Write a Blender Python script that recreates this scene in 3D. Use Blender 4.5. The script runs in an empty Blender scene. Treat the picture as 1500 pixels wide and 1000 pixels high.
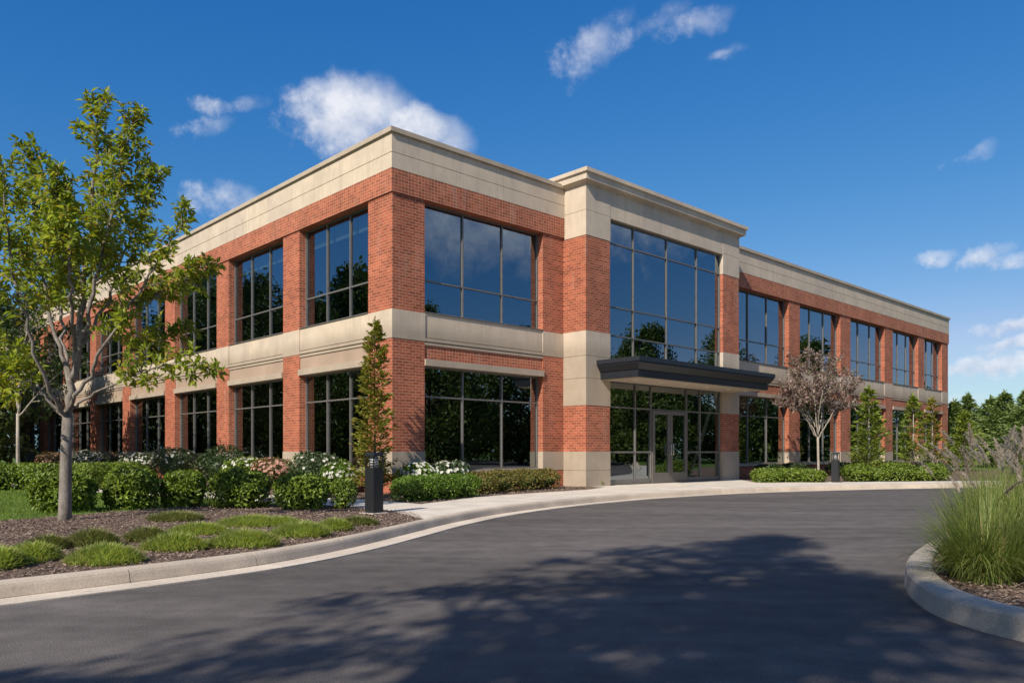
import bpy, math, random
import numpy as np
from mathutils import Vector, Matrix
from mathutils.geometry import tessellate_polygon
rad = math.radians
scn = bpy.context.scene
COL = scn.collection
rng = np.random.default_rng(7)
random.seed(7)

# ------------------------------------------------------------------ survey constants
F, CX, HY, EYE = 1145.0, 750.0, 661.0, 1.05      # focal length in 1500-px pixels, principal column, horizon row, eye height
GZ = 0.10                                        # finished ground beyond the kerb
def gp(px, py, z=GZ):
    "ground point seen at a pixel"
    Y = F * (EYE - z) / (py - HY)
    return Vector(((px - CX) / F * Y, Y, z))
def wp(px, py, Y):
    return Vector(((px - CX) / F * Y, Y, EYE + (HY - py) * Y / F))

# ------------------------------------------------------------------ object helpers
def tag(o, label=None, cat=None, group=None, kind=None):
    if label: o['label'] = label
    if cat: o['category'] = cat
    if group: o['group'] = group
    if kind: o['kind'] = kind
    return o
def empty(name, loc=(0, 0, 0), rz=0.0):
    o = bpy.data.objects.new(name, None); COL.objects.link(o)
    o.location = loc; o.rotation_euler = (0, 0, rz); o.empty_display_size = 0.2
    return o
def children(o):
    return [c for c in bpy.data.objects if c.parent == o]
def copy_tree(o, parent=None):
    c = o.copy(); COL.objects.link(c); c.parent = parent
    for ch in children(o): copy_tree(ch, c)
    return c
def link_mesh(name, me, mat, parent=None):
    if mat and not me.materials: me.materials.append(mat)
    o = bpy.data.objects.new(name, me); COL.objects.link(o)
    if parent: o.parent = parent
    return o

class MB:
    "collects boxes, prisms, tubes into one mesh"
    def __init__(s): s.v = []; s.f = []
    def add(s, vs, fs):
        n = len(s.v); s.v += [tuple(p) for p in vs]; s.f += [tuple(i + n for i in q) for q in fs]
    def box(s, x0, x1, y0, y1, z0, z1):
        if x0 > x1: x0, x1 = x1, x0
        if y0 > y1: y0, y1 = y1, y0
        s.add([(x0,y0,z0),(x1,y0,z0),(x1,y1,z0),(x0,y1,z0),(x0,y0,z1),(x1,y0,z1),(x1,y1,z1),(x0,y1,z1)],
              [(0,3,2,1),(4,5,6,7),(0,1,5,4),(1,2,6,5),(2,3,7,6),(3,0,4,7)])
    def frustum(s, r0, z0, r1, z1):
        (a,b,c,d), (e,f,g,h) = r0, r1
        s.add([(a,c,z0),(b,c,z0),(b,d,z0),(a,d,z0),(e,g,z1),(f,g,z1),(f,h,z1),(e,h,z1)],
              [(0,3,2,1),(4,5,6,7),(0,1,5,4),(1,2,6,5),(2,3,7,6),(3,0,4,7)])
    def rings(s, rings, cap=True, closed_ring=True):
        n = len(rings[0]); b = len(s.v)
        for r in rings: s.v += [tuple(p) for p in r]
        for i in range(len(rings) - 1):
            for j in range(n if closed_ring else n - 1):
                k = (j + 1) % n
                s.f.append((b+i*n+j, b+i*n+k, b+(i+1)*n+k, b+(i+1)*n+j))
        if cap and closed_ring:
            s.f.append(tuple(b + j for j in reversed(range(n))))
            s.f.append(tuple(b + (len(rings)-1)*n + j for j in range(n)))
    def tube(s, pts, rs, sides=6):
        pts = [Vector(p) for p in pts]; rr = []
        up = Vector((0, 0, 1)); prev = None
        for i, p in enumerate(pts):
            d = (pts[min(i+1, len(pts)-1)] - pts[max(i-1, 0)])
            if d.length < 1e-9: d = up.copy()
            d.normalize()
            if prev is None:
                a = d.cross(Vector((1, 0, 0)) if abs(d.x) < .8 else Vector((0, 1, 0))); a.normalize()
            else:
                a = prev - d * prev.dot(d)
                if a.length < 1e-6: a = d.orthogonal()
                a.normalize()
            prev = a; b = d.cross(a)
            r = rs[i] if hasattr(rs, '__len__') else rs
            rr.append([p + (a*math.cos(t) + b*math.sin(t))*r for t in [2*math.pi*k/sides for k in range(sides)]])
        s.rings(rr)
    def build(s, name, mat, parent=None, smooth=False, scale=1.0):
        me = bpy.data.meshes.new(name)
        v = s.v if scale == 1.0 else [(x*scale, y*scale, z*scale) for x, y, z in s.v]
        me.from_pydata(v, [], s.f); me.update()
        if smooth: me.polygons.foreach_set('use_smooth', [True]*len(me.polygons))
        return link_mesh(name, me, mat, parent)

def np_mesh(name, verts, faces):
    "verts (N,3), faces (M,k) with one k"
    verts = np.asarray(verts, np.float32); faces = np.asarray(faces, np.int32)
    me = bpy.data.meshes.new(name)
    me.vertices.add(len(verts)); me.vertices.foreach_set('co', verts.ravel())
    k = faces.shape[1]
    me.loops.add(faces.size); me.loops.foreach_set('vertex_index', faces.ravel())
    me.polygons.add(len(faces)); me.polygons.foreach_set('loop_start', np.arange(0, faces.size, k, dtype=np.int32))
    me.update(calc_edges=True); me.validate()
    return me

def unit(a):
    return a / np.maximum(np.linalg.norm(a, axis=-1, keepdims=True), 1e-9)

def leaves(P, D, N, L, W, fold=.25, curl=.12):
    "kite leaves: base P, direction D, normal N, length L, width W -> verts, tri faces"
    n = len(P); D = unit(D); S = unit(np.cross(D, N)); U = np.cross(S, D)
    L = np.broadcast_to(np.asarray(L, float), (n,))[:, None]; W = np.broadcast_to(np.asarray(W, float), (n,))[:, None]
    b = P; m = P + D*L*.5 ; t = P + D*L - U*L*curl
    r = P + D*L*.42 + S*W*.5 + U*W*fold; l = P + D*L*.42 - S*W*.5 + U*W*fold
    V = np.stack([b, r, t, l], 1).reshape(-1, 3)
    i = np.arange(n)[:, None]*4
    Fc = np.concatenate([i + [0, 1, 2], i + [0, 2, 3]], 1).reshape(-1, 3)
    return V, Fc

def blades(P, A, H, Lean, W, seg=4, seed=0, droop=1.0):
    "curved grass blades: base P(n,3), azimuth A, length H, lean angle at the tip Lean, width W"
    n = len(P); ts = np.linspace(0, 1, seg + 1)
    out = np.stack([np.cos(A), np.sin(A), np.zeros(n)], 1); side = np.stack([-np.sin(A), np.cos(A), np.zeros(n)], 1)
    V = np.zeros((n, seg + 1, 2, 3)); pos = P.copy(); dl = H / seg
    for k, t in enumerate(ts):
        w = W * (1 - t**1.6) * .5 + .0004
        V[:, k, 0] = pos - side * w[:, None]; V[:, k, 1] = pos + side * w[:, None]
        ang = Lean * (.25 + .75*t*droop)
        pos = pos + out * (np.sin(ang)*dl)[:, None] + np.array([0, 0, 1.]) * (np.cos(ang)*dl)[:, None]
    V = V.reshape(-1, 3); b = np.arange(n)[:, None]*(seg+1)*2; Fc = []
    for k in range(seg): Fc.append(b + np.array([2*k, 2*k+1, 2*k+3, 2*k+2]))
    return V, np.stack(Fc, 1).reshape(-1, 4)

def lump(p, seed, f=1.0):
    "smooth pseudo-noise in about -1..1"
    r = np.random.default_rng(seed); o = np.zeros(len(p))
    for k in range(6):
        d = r.normal(size=3); d /= np.linalg.norm(d)
        o += np.sin(p @ d * f * (1.5 + k) + r.uniform(0, 6.28)) / (1 + .35*k)
    return o / 3.2

# ------------------------------------------------------------------ materials
class NT:
    def __init__(s, nt): s.nt = nt; s.n = nt.nodes; s.l = nt.links
    def new(s, t, **kw):
        nd = s.n.new(t)
        for k, v in kw.items(): setattr(nd, k, v)
        return nd
    def put(s, sock, v):
        if v is None: return
        if isinstance(v, bpy.types.NodeSocket): s.l.new(v, sock)
        elif isinstance(v, (tuple, list)) and sock.type == 'RGBA': sock.default_value = (*v[:3], 1)
        else: sock.default_value = v
    def math(s, op, a, b=None, c=None, clamp=False):
        nd = s.new('ShaderNodeMath', operation=op, use_clamp=clamp)
        for i, v in enumerate((a, b, c)): s.put(nd.inputs[i], v) if v is not None else None
        return nd.outputs[0]
    def mix(s, f, a, b, bt='MIX'):
        nd = s.new('ShaderNodeMix', data_type='RGBA', blend_type=bt)
        s.put(nd.inputs[0], f); s.put(nd.inputs[6], a); s.put(nd.inputs[7], b)
        return nd.outputs[2]
    def noise(s, vec=None, scale=5., detail=4., rough=.55, dim='3D'):
        nd = s.new('ShaderNodeTexNoise', noise_dimensions=dim)
        s.put(nd.inputs['Vector'], vec); nd.inputs['Scale'].default_value = scale
        nd.inputs['Detail'].default_value = detail; nd.inputs['Roughness'].default_value = rough
        return nd.outputs[0]
    def ramp(s, f, lo, hi, a=0., b=1.):
        nd = s.new('ShaderNodeMapRange'); s.put(nd.inputs[0], f)
        for i, v in zip((1, 2, 3, 4), (lo, hi, a, b)): nd.inputs[i].default_value = v
        return nd.outputs[0]
    def mapping(s, vec, scale=(1,1,1), loc=(0,0,0), rot=(0,0,0)):
        nd = s.new('ShaderNodeMapping'); s.put(nd.inputs[0], vec)
        nd.inputs[1].default_value = loc; nd.inputs[2].default_value = rot; nd.inputs[3].default_value = scale
        return nd.outputs[0]
    def bump(s, h, strength=.3, dist=.01):
        nd = s.new('ShaderNodeBump'); s.put(nd.inputs['Height'], h)
        nd.inputs['Strength'].default_value = strength; nd.inputs['Distance'].default_value = dist
        return nd.outputs[0]
def material(name):
    m = bpy.data.materials.new(name); m.use_nodes = True
    t = NT(m.node_tree); b = t.n['Principled BSDF']; out = t.n['Material Output']
    return m, t, b, out
def objco(t): return t.new('ShaderNodeTexCoord').outputs['Object']

def mat_plain(name, col, rough=.6, metal=0., var=.15, scale=6., bump=0.):
    m, t, b, o = material(name); co = objco(t); nz = t.noise(co, scale, 5)
    f = t.ramp(nz, .3, .7, 1-var, 1+var)
    t.put(b.inputs['Base Color'], t.mix(1., col, f, 'MULTIPLY'))
    b.inputs['Roughness'].default_value = rough; b.inputs['Metallic'].default_value = metal
    if bump: t.put(b.inputs['Normal'], t.bump(t.noise(co, scale*8, 4), bump, .004))
    return m

def mat_brick(name, stack=False, c1=(.465,.128,.064), c2=(.275,.070,.036), mortar=(.50,.315,.22)):
    m, t, b, o = material(name); co = objco(t)
    sp = t.new('ShaderNodeSeparateXYZ'); t.put(sp.inputs[0], co)
    h = t.math('ADD', sp.outputs[0], sp.outputs[1])
    cb = t.new('ShaderNodeCombineXYZ'); t.put(cb.inputs[0], h); t.put(cb.inputs[1], sp.outputs[2])
    br = t.new('ShaderNodeTexBrick', offset=0. if stack else .5)
    t.put(br.inputs['Vector'], cb.outputs[0]); t.put(br.inputs['Color1'], c1); t.put(br.inputs['Color2'], c2); t.put(br.inputs['Mortar'], mortar)
    br.inputs['Scale'].default_value = 1.; br.inputs['Mortar Size'].default_value = .0062; br.inputs['Mortar Smooth'].default_value = .35
    br.inputs['Bias'].default_value = -.05
    br.inputs['Brick Width'].default_value = .094 if stack else .185; br.inputs['Row Height'].default_value = .067 if not stack else .074
    big = t.noise(co, 1.1, 5, .6); sm = t.noise(co, 60, 3)
    col = t.mix(1., br.outputs[0], t.ramp(big, .3, .7, .80, 1.16), 'MULTIPLY')
    col = t.mix(1., col, t.ramp(sm, .3, .7, .85, 1.15), 'MULTIPLY')
    st = t.noise(t.mapping(co, (1.6, 1.6, .25)), 2., 4)                     # pale efflorescence streaks
    col = t.mix(t.ramp(st, .57, .8, 0., .3), col, (.55,.42,.33))
    t.put(b.inputs['Base Color'], col); b.inputs['Roughness'].default_value = .88
    b.inputs['Specular IOR Level'].default_value = .25
    hgt = t.math('SUBTRACT', t.math('MULTIPLY', sm, .25), br.outputs[1])
    t.put(b.inputs['Normal'], t.bump(hgt, .55, .008))
    return m

def mat_stone(name, col=(.60,.50,.39), panel=True):
    m, t, b, o = material(name); co = objco(t)
    sp = t.new('ShaderNodeSeparateXYZ'); t.put(sp.inputs[0], co)
    h = t.math('ADD', sp.outputs[0], sp.outputs[1])
    cl = t.noise(co, 1.3, 6, .65); gr = t.noise(co, 140, 2)
    f = t.ramp(cl, .3, .72, .86, 1.1)
    c = t.mix(1., col, f, 'MULTIPLY'); c = t.mix(1., c, t.ramp(gr, .3, .7, .9, 1.1), 'MULTIPLY')
    cb = t.new('ShaderNodeCombineXYZ'); t.put(cb.inputs[0], h); t.put(cb.inputs[1], t.math('MULTIPLY', sp.outputs[2], .001))
    br = t.new('ShaderNodeTexBrick', offset=.5); t.put(br.inputs['Vector'], cb.outputs[0])
    t.put(br.inputs['Color1'], (1.05,1.03,1.)); t.put(br.inputs['Color2'], (.9,.9,.92)); t.put(br.inputs['Mortar'], (.72,.7,.68))
    br.inputs['Scale'].default_value = 1.; br.inputs['Mortar Size'].default_value = .004; br.inputs['Brick Width'].default_value = 1.33; br.inputs['Row Height'].default_value = 100.
    if panel: c = t.mix(1., c, br.outputs[0], 'MULTIPLY')
    st = t.noise(t.mapping(co, (2.2, 2.2, .3)), 2.2, 5, .6)                  # vertical water streaks
    c = t.mix(t.ramp(st, .52, .76, 0., .42), c, (.32,.265,.205))
    t.put(b.inputs['Base Color'], c); b.inputs['Roughness'].default_value = .85; b.inputs['Specular IOR Level'].default_value = .3
    t.put(b.inputs['Normal'], t.bump(t.math('ADD', gr, t.math('MULTIPLY', cl, .6)), .18, .004))
    return m

def mat_leaf(name, ca, cb, trans=.3, rough=.5, cc=None):
    m, t, b, o = material(name)
    g = t.new('ShaderNodeNewGeometry'); rnd = g.outputs['Random Per Island']
    c = t.mix(rnd, ca, cb)
    if cc: c = t.mix(t.ramp(t.math('FRACT', t.math('MULTIPLY', rnd, 7.31)), .8, .9), c, cc)
    big = t.noise(objco(t), 1.7, 3); c = t.mix(1., c, t.ramp(big, .3, .7, .78, 1.22), 'MULTIPLY')
    t.put(b.inputs['Base Color'], c); b.inputs['Roughness'].default_value = rough; b.inputs['Specular IOR Level'].default_value = .35
    tr = t.new('ShaderNodeBsdfTranslucent'); t.put(tr.inputs[0], t.mix(1., c, (1.25,1.3,.55), 'MULTIPLY'))
    mx = t.new('ShaderNodeMixShader'); mx.inputs[0].default_value = trans
    t.l.new(b.outputs[0], mx.inputs[1]); t.l.new(tr.outputs[0], mx.inputs[2]); t.l.new(mx.outputs[0], o.inputs[0])
    return m

def mat_bark(name, ca, cb, scale=9.):
    m, t, b, o = material(name); co = objco(t)
    n1 = t.noise(t.mapping(co, (1, 1, .35)), scale, 6, .65); n2 = t.noise(co, scale*6, 3)
    c = t.mix(t.ramp(n1, .35, .65), ca, cb); c = t.mix(1., c, t.ramp(n2, .3, .7, .75, 1.2), 'MULTIPLY')
    t.put(b.inputs['Base Color'], c); b.inputs['Roughness'].default_value = .9; b.inputs['Specular IOR Level'].default_value = .2
    t.put(b.inputs['Normal'], t.bump(t.math('ADD', n1, n2), .6, .012))
    return m

def mat_glass(name, refl=.27, tint=(.10,.13,.135), rcol=(.72,.86,1.)):
    m, t, b, o = material(name)
    t.n.remove(b)
    lw = t.new('ShaderNodeFresnel'); lw.inputs[0].default_value = 1.5
    fac = t.math('ADD', t.math('MULTIPLY', lw.outputs[0], 1.0), refl - .04, clamp=True)
    gl = t.new('ShaderNodeBsdfGlossy'); t.put(gl.inputs[0], rcol); gl.inputs['Roughness'].default_value = .0
    wob = t.noise(t.mapping(objco(t), (.8, .8, .5)), 1.0, 2)
    nb = t.bump(wob, .05, .05)
    t.put(gl.inputs['Normal'], nb)
    tr = t.new('ShaderNodeBsdfTransparent'); t.put(tr.inputs[0], tint)
    mx = t.new('ShaderNodeMixShader'); t.put(mx.inputs[0], fac)
    t.l.new(tr.outputs[0], mx.inputs[1]); t.l.new(gl.outputs[0], mx.inputs[2]); t.l.new(mx.outputs[0], o.inputs[0])
    return m

def mat_asphalt():
    m, t, b, o = material('asphalt'); co = objco(t)
    fine = t.noise(co, 95, 3, .7); agg = t.new('ShaderNodeTexVoronoi'); t.put(agg.inputs['Vector'], co); agg.inputs['Scale'].default_value = 120
    mid = t.noise(t.mapping(co, (1, 1, 1), rot=(0, 0, .6)), 3.5, 5, .6); big = t.noise(t.mapping(co, (.12, .5, 1), rot=(0, 0, -.62)), 1.3, 5, .6)
    c = t.mix(t.ramp(fine, .32, .7), (.078,.068,.062), (.17,.149,.136))
    c = t.mix(t.ramp(agg.outputs['Distance'], .0, .22, .5, 0.), c, (.24,.225,.21))
    c = t.mix(1., c, t.ramp(mid, .3, .7, .8, 1.18), 'MULTIPLY'); c = t.mix(1., c, t.ramp(big, .35, .68, .82, 1.25), 'MULTIPLY')
    spot = t.noise(co, .9, 2, .5); spot2 = t.noise(co, 5.5, 3, .6)
    c = t.mix(t.math('MULTIPLY', t.ramp(spot, .60, .70), t.ramp(spot2, .45, .62, 0., .45)), c, (.045,.040,.038))
    lane = t.noise(t.mapping(co, (.35, 2.6, 1), rot=(0, 0, -.75)), 1.1, 4, .6); c = t.mix(1., c, t.ramp(lane, .35, .65, .88, 1.12), 'MULTIPLY')
    t.put(b.inputs['Base Color'], c); b.inputs['Roughness'].default_value = .86; b.inputs['Specular IOR Level'].default_value = .3
    t.put(b.inputs['Normal'], t.bump(t.math('ADD', fine, agg.outputs['Distance']), .5, .006))
    return m

def mat_concrete(name, col, streak=.3):
    m, t, b, o = material(name); co = objco(t)
    n1 = t.noise(co, 1.6, 6, .65); n2 = t.noise(co, 70, 3); n3 = t.noise(co, 9, 4, .7)
    c = t.mix(1., col, t.ramp(n1, .3, .7, .8, 1.14), 'MULTIPLY'); c = t.mix(1., c, t.ramp(n2, .3, .7, .84, 1.14), 'MULTIPLY')
    c = t.mix(t.ramp(n3, .58, .75, 0., streak), c, tuple(x*.5 for x in col))
    t.put(b.inputs['Base Color'], c); b.inputs['Roughness'].default_value = .9; b.inputs['Specular IOR Level'].default_value = .25
    t.put(b.inputs['Normal'], t.bump(t.math('ADD', n2, n3), .3, .005))
    return m

def mat_ground(name, ca, cb, s1=3., s2=45., bump=.6, dist=.02):
    m, t, b, o = material(name); co = objco(t)
    n1 = t.noise(co, s1, 5, .6); n2 = t.noise(co, s2, 5, .7)
    c = t.mix(t.ramp(n2, .3, .7), ca, cb); c = t.mix(1., c, t.ramp(n1, .3, .7, .75, 1.25), 'MULTIPLY')
    t.put(b.inputs['Base Color'], c); b.inputs['Roughness'].default_value = .95; b.inputs['Specular IOR Level'].default_value = .15
    t.put(b.inputs['Normal'], t.bump(n2, bump, dist))
    return m

M = dict(
    brick=mat_brick('brick'), stackbrick=mat_brick('header_brick', True), palebrick=mat_brick('washed_brick', False, (.50,.30,.20), (.44,.25,.165), (.52,.43,.34)),
    stone=mat_stone('cast_stone'), rosestone=mat_stone('rose_cast_stone', (.56,.42,.32)), coping=mat_stone('coping_stone', (.46,.38,.29), False),
    frame=mat_plain('window_metal', (.20,.185,.17), .45, .35, .1), doormetal=mat_plain('door_metal', (.20,.18,.165), .42, .5, .08),
    canopy=mat_plain('canopy_metal', (.026,.030,.038), .42, .25, .15), soffit=mat_plain('soffit_paint', (.50,.41,.31), .7, 0, .08),
    white=mat_plain('white_paint', (.8,.78,.74), .5), steel=mat_plain('brushed_steel', (.55,.53,.5), .3, .9, .06),
    glass_up=mat_glass('tinted_glass', .25, (.29,.35,.36)), glass_low=mat_glass('dark_tinted_glass', .30, (.12,.135,.135), (.85,.95,1.)),
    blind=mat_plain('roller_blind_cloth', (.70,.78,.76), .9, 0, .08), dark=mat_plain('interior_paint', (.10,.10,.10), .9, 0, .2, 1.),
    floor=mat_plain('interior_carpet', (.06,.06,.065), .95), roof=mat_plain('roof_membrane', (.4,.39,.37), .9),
    asphalt=mat_asphalt(), kerb=mat_concrete('kerb_concrete', (.56,.465,.365), .4), gutter=mat_concrete('gutter_concrete', (.68,.58,.465), .4),
    walk=mat_concrete('sidewalk_concrete', (.70,.62,.52), .2), gray_kerb=mat_concrete('island_concrete', (.47,.41,.345), .4),
    mulch=mat_ground('mulch', (.115,.075,.056), (.27,.195,.15), 2.2, 38, 1., .03), soil=mat_ground('lawn_soil', (.07,.12,.02), (.12,.18,.035), 1.3, 40, .6, .02),
    earth=mat_ground('meadow', (.05,.085,.02), (.09,.125,.035), .15, 6, .4, .03),
    chip=None, bollard=mat_plain('bollard_powder_coat', (.017,.018,.020), .45, .1, .12, 20.), lens=mat_plain('bollard_lens', (.55,.56,.54), .25),
)
def mat_chip():
    m, t, b, o = material('bark_chip'); g = t.new('ShaderNodeNewGeometry')
    c = t.mix(g.outputs['Random Per Island'], (.13,.086,.064), (.36,.265,.205))
    t.put(b.inputs['Base Color'], c); b.inputs['Roughness'].default_value = .9; return m
M['chip'] = mat_chip()
LF = dict(
    ash=mat_leaf('young_tree_leaf', (.195,.27,.033), (.37,.40,.058), .47, .42, (.42,.34,.05)),
    hedge=mat_leaf('hedge_leaf', (.09,.15,.018), (.23,.30,.038), .22, .42),
    box=mat_leaf('boxwood_leaf', (.09,.175,.018), (.19,.29,.038), .28, .45),
    olive=mat_leaf('olive_shrub_leaf', (.13,.145,.026), (.235,.205,.05), .3, .5, (.30,.17,.06)),
    bluegreen=mat_leaf('viburnum_leaf', (.050,.085,.034), (.11,.155,.065), .22, .45),
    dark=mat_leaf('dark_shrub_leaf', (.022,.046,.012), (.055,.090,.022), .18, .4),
    rose=mat_leaf('rose_shrub_leaf', (.20,.125,.055), (.29,.19,.09), .25, .5, (.10,.15,.04)),
    petal=mat_leaf('white_petal', (.72,.70,.62), (.84,.82,.76), .25, .6), pink=mat_leaf('pink_petal', (.55,.26,.20), (.70,.44,.36), .25, .6),
    column=mat_leaf('columnar_leaf', (.17,.21,.03), (.33,.31,.055), .3, .5, (.34,.17,.06)),
    spruce=mat_leaf('conifer_needle', (.13,.20,.06), (.28,.35,.11), .15, .6), lime=mat_leaf('lime_conifer_needle', (.17,.24,.035), (.30,.35,.065), .28, .55),
    myrtle=mat_leaf('purple_myrtle_leaf', (.25,.165,.155), (.42,.31,.29), .28, .6, (.15,.16,.06)), myrtlegreen=mat_leaf('myrtle_leaf', (.10,.12,.035), (.19,.19,.06), .28, .5),
    park=mat_leaf('park_leaf', (.065,.105,.022), (.13,.175,.036), .25, .5), wood=mat_leaf('woodland_leaf', (.034,.062,.016), (.085,.125,.028), .25, .5),
    lawn=mat_leaf('lawn_blade', (.10,.175,.022), (.22,.29,.045), .3, .6), lily=mat_leaf('lilyturf_blade', (.25,.34,.075), (.50,.54,.17), .38, .45, (.40,.36,.12)),
    lilydull=mat_leaf('dull_lilyturf_blade', (.18,.22,.06), (.31,.31,.12), .25, .5, (.22,.16,.09)),
    reed=mat_leaf('fountain_grass_blade', (.12,.175,.034), (.25,.30,.075), .34, .5, (.36,.31,.13)), plume=mat_leaf('grass_plume', (.36,.29,.245), (.56,.47,.41), .35, .8),
    grayplume=mat_leaf('gray_grass_plume', (.23,.205,.195), (.40,.355,.33), .3, .8),
)
BK = dict(gray=mat_bark('gray_bark', (.30,.265,.23), (.155,.13,.11), 11), dark=mat_bark('brown_bark', (.10,.075,.055), (.05,.037,.028)), pale=mat_bark('pale_bark', (.50,.44,.37), (.33,.28,.23), 14))

# ------------------------------------------------------------------ building
K = .905                                          # building units to metres
U0 = Vector((.7266, .6870, 0)); A0 = math.atan2(.6870, .7266)
C0 = Vector((-.1532*19.4*K, 19.4*K, GZ))
bld = empty('office_building', C0, A0)
tag(bld, 'two storey red brick office building with pale stone bands and dark canopy', 'building')
class FB(MB):
    "boxes on a facade: a along it, d inward; side 0 = right facade, 1 = left facade"
    def fb(s, side, a0, a1, d0, d1, z0, z1):
        if side == 0: s.box(a0, a1, d0, d1, z0, z1)
        else: s.box(d0, d1, a0, a1, z0, z1)
def part(mb, name, mat, parent=bld, smooth=False): return mb.build(name, M[mat], parent, smooth, K)

Rp = [(5.35,6.35),(14.78,15.85),(20.38,21.36),(25.41,26.5),(30.63,31.68),(35.33,36.24),(39.13,40.16)]
Rw = [(1.0,5.35),(15.85,20.38),(21.36,25.41),(26.5,30.63),(31.68,35.33),(36.24,39.13)]
Lp = [(4.71,5.71),(9.58,10.56),(14.44,15.47),(19.58,20.58),(24.45,25.45),(29.3,30.3),(34.2,35.2),(39.1,40.16)]
Lw = [(1.08,4.71),(5.71,9.58),(10.56,14.44),(15.47,19.58),(20.58,24.45),(25.45,29.3),(30.3,34.2),(35.2,39.1)]
TH = .5
# corner pier
def pier(side, a0, a1, d1=TH):
    b = FB(); b.fb(side, a0, a1, 0, d1, -.1, .5); b.fb(side, a0, a1, 0, d1, 1.05, 3.88); b.fb(side, a0, a1, 0, d1, 4.6, 7.5); b.fb(side, a0+.02, a1-.02, .02, d1-.02, -.1, 7.49)
    p = part(b, 'brick_pier', 'brick')
    q = FB(); q.fb(side, a0-.012, a1+.012, -.012, d1, .5, 1.05); part(q, 'stone_base', 'stone', p)
    q = FB(); q.fb(side, a0-.012, a1+.012, -.012, d1, 3.88, 4.6); part(q, 'belt_block', 'stone', p)
    return p
b = MB(); b.box(0,1.0,0,1.08,-.1,.5); b.box(0,1.0,0,1.08,1.05,3.88); b.box(0,1.0,0,1.08,4.6,7.5); p = part(b, 'brick_pier', 'brick')
q = MB(); q.box(-.012,1.012,-.012,1.092,.5,1.05); part(q, 'stone_base', 'stone', p)
q = MB(); q.box(-.012,1.012,-.012,1.092,3.88,4.6); part(q, 'belt_block', 'stone', p)
for a in Rp: pier(0, *a)
for a in Lp: pier(1, *a)

def window(side, a0, a1, z0, z1, cols, rows, d=.2, up=True, blind=None, name='window', off=0.):
    d += off; g = .042
    b = FB()
    b.fb(side, a0, a0+g, d, d+.085, z0, z1); b.fb(side, a1-g, a1, d, d+.085, z0, z1)
    b.fb(side, a0+g, a1-g, d, d+.085, z0, z0+g); b.fb(side, a0+g, a1-g, d, d+.085, z1-g, z1)
    for c in cols: b.fb(side, c-.021, c+.021, d+.002, d+.083, z0+g, z1-g)
    ed = [a0+g] + list(cols) + [a1-g]
    for r in rows:
        for i in range(len(ed)-1):
            b.fb(side, ed[i]+(.021 if i else 0), ed[i+1]-(.021 if i < len(cols) else 0), d+.006, d+.079, r-.02, r+.02)
    f = part(b, name, 'frame')
    b = FB()
    zs = [z0+.02] + sorted(rows) + [z1-.02]; as_ = [a0+.02] + list(cols) + [a1-.02]; td = d+.045
    for i in range(len(as_)-1):                       # every light sits a hair out of true in its gasket
        for j in range(len(zs)-1):
            ga, gz = random.gauss(0, .0022), random.gauss(0, .0016)*(zs[j+1]-zs[j])
            ga *= as_[i+1]-as_[i]; A, B, Z, Y_ = as_[i]+.004, as_[i+1]-.004, zs[j]+.004, zs[j+1]-.004
            q = [(A, td-ga-gz, Z), (B, td+ga-gz, Z), (B, td+ga+gz, Y_), (A, td-ga+gz, Y_)]
            b.add(q if side == 0 else [(y_, x_, w_) for x_, y_, w_ in q], [(0,1,2,3)] if side == 0 else [(0,3,2,1)])
    part(b, 'glass_pane', 'glass_up' if up else 'glass_low', f)
    if blind:
        b = FB(); n = len(ed)-1
        for i in range(n): b.fb(side, ed[i]+.03, ed[i+1]-.03, d+.26, d+.268, z1-blind, z1-.01)
        part(b, 'roller_blind', 'blind', f)
    return f
def bay(side, a0, a1):
    n = 3; cs = [a0 + (a1-a0)*k/n for k in range(1, n)]
    window(side, a0, a1, .56, 3.26, cs, [2.48], up=False)
    window(side, a0, a1, 4.64, 7.5, cs, [5.5], up=True, blind=random.choice([.5, .55, .62, .48]))
    b = FB(); b.fb(side, a0, a1, .05, TH, -.1, .47); part(b, 'sill_wall', 'brick')
    b = FB(); b.fb(side, a0, a1, -.03, .4, .47, .555); part(b, 'window_sill', 'stone')
    b = FB(); b.fb(side, a0, a1, -.055, TH, 3.26, 3.43); part(b, 'lintel', 'stone')
    b = FB(); b.fb(side, a0, a1, .03, TH, 3.43, 3.79); part(b, 'panel_course', 'stackbrick' if side == 0 else 'rosestone')
    b = FB(); b.fb(side, a0, a1, .0, TH, 3.79, 3.85); b.fb(side, a0, a1, .035, TH, 3.85, 3.885); b.fb(side, a0, a1, -.012, TH, 3.885, 3.965); b.fb(side, a0, a1, .03, TH, 3.965, 3.99)
    part(b, 'moulding', 'stone')
    b = FB(); b.fb(side, a0+.012, a1-.012, .012, TH, 3.99, 4.615); part(b, 'belt_panel', 'stone')
    b = FB(); b.fb(side, a0+.012, a1-.012, -.02, .3, 4.617, 4.642); part(b, 'window_sill', 'frame')
for a in Rw: bay(0, *a)
for a in Lw: bay(1, *a)
# soldier band, parapet courses, coping all round
def around(mb, off, z0, z1, depth=.5, skip=None):
    e = 40.16 + off
    mb.box(-off, e, -off, -off+depth, z0, z1); mb.box(-off, -off+depth, -off+depth, e, z0, z1)
    mb.box(e-depth, e, -off+depth, e, z0, z1); mb.box(-off+depth, e-depth, e-depth, e, z0, z1)
b = MB(); around(b, .04, 7.5, 8.08, .55); part(b, 'brick_band', 'stackbrick')
b = MB(); around(b, .045, 8.08, 8.462); around(b, .03, 8.462, 8.48, .48); around(b, .045, 8.48, 8.93); part(b, 'parapet', 'stone')
b = MB(); around(b, .065, 8.93, 8.955, .55); around(b, .11, 8.955, 9.07, .62); part(b, 'coping', 'coping')
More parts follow.
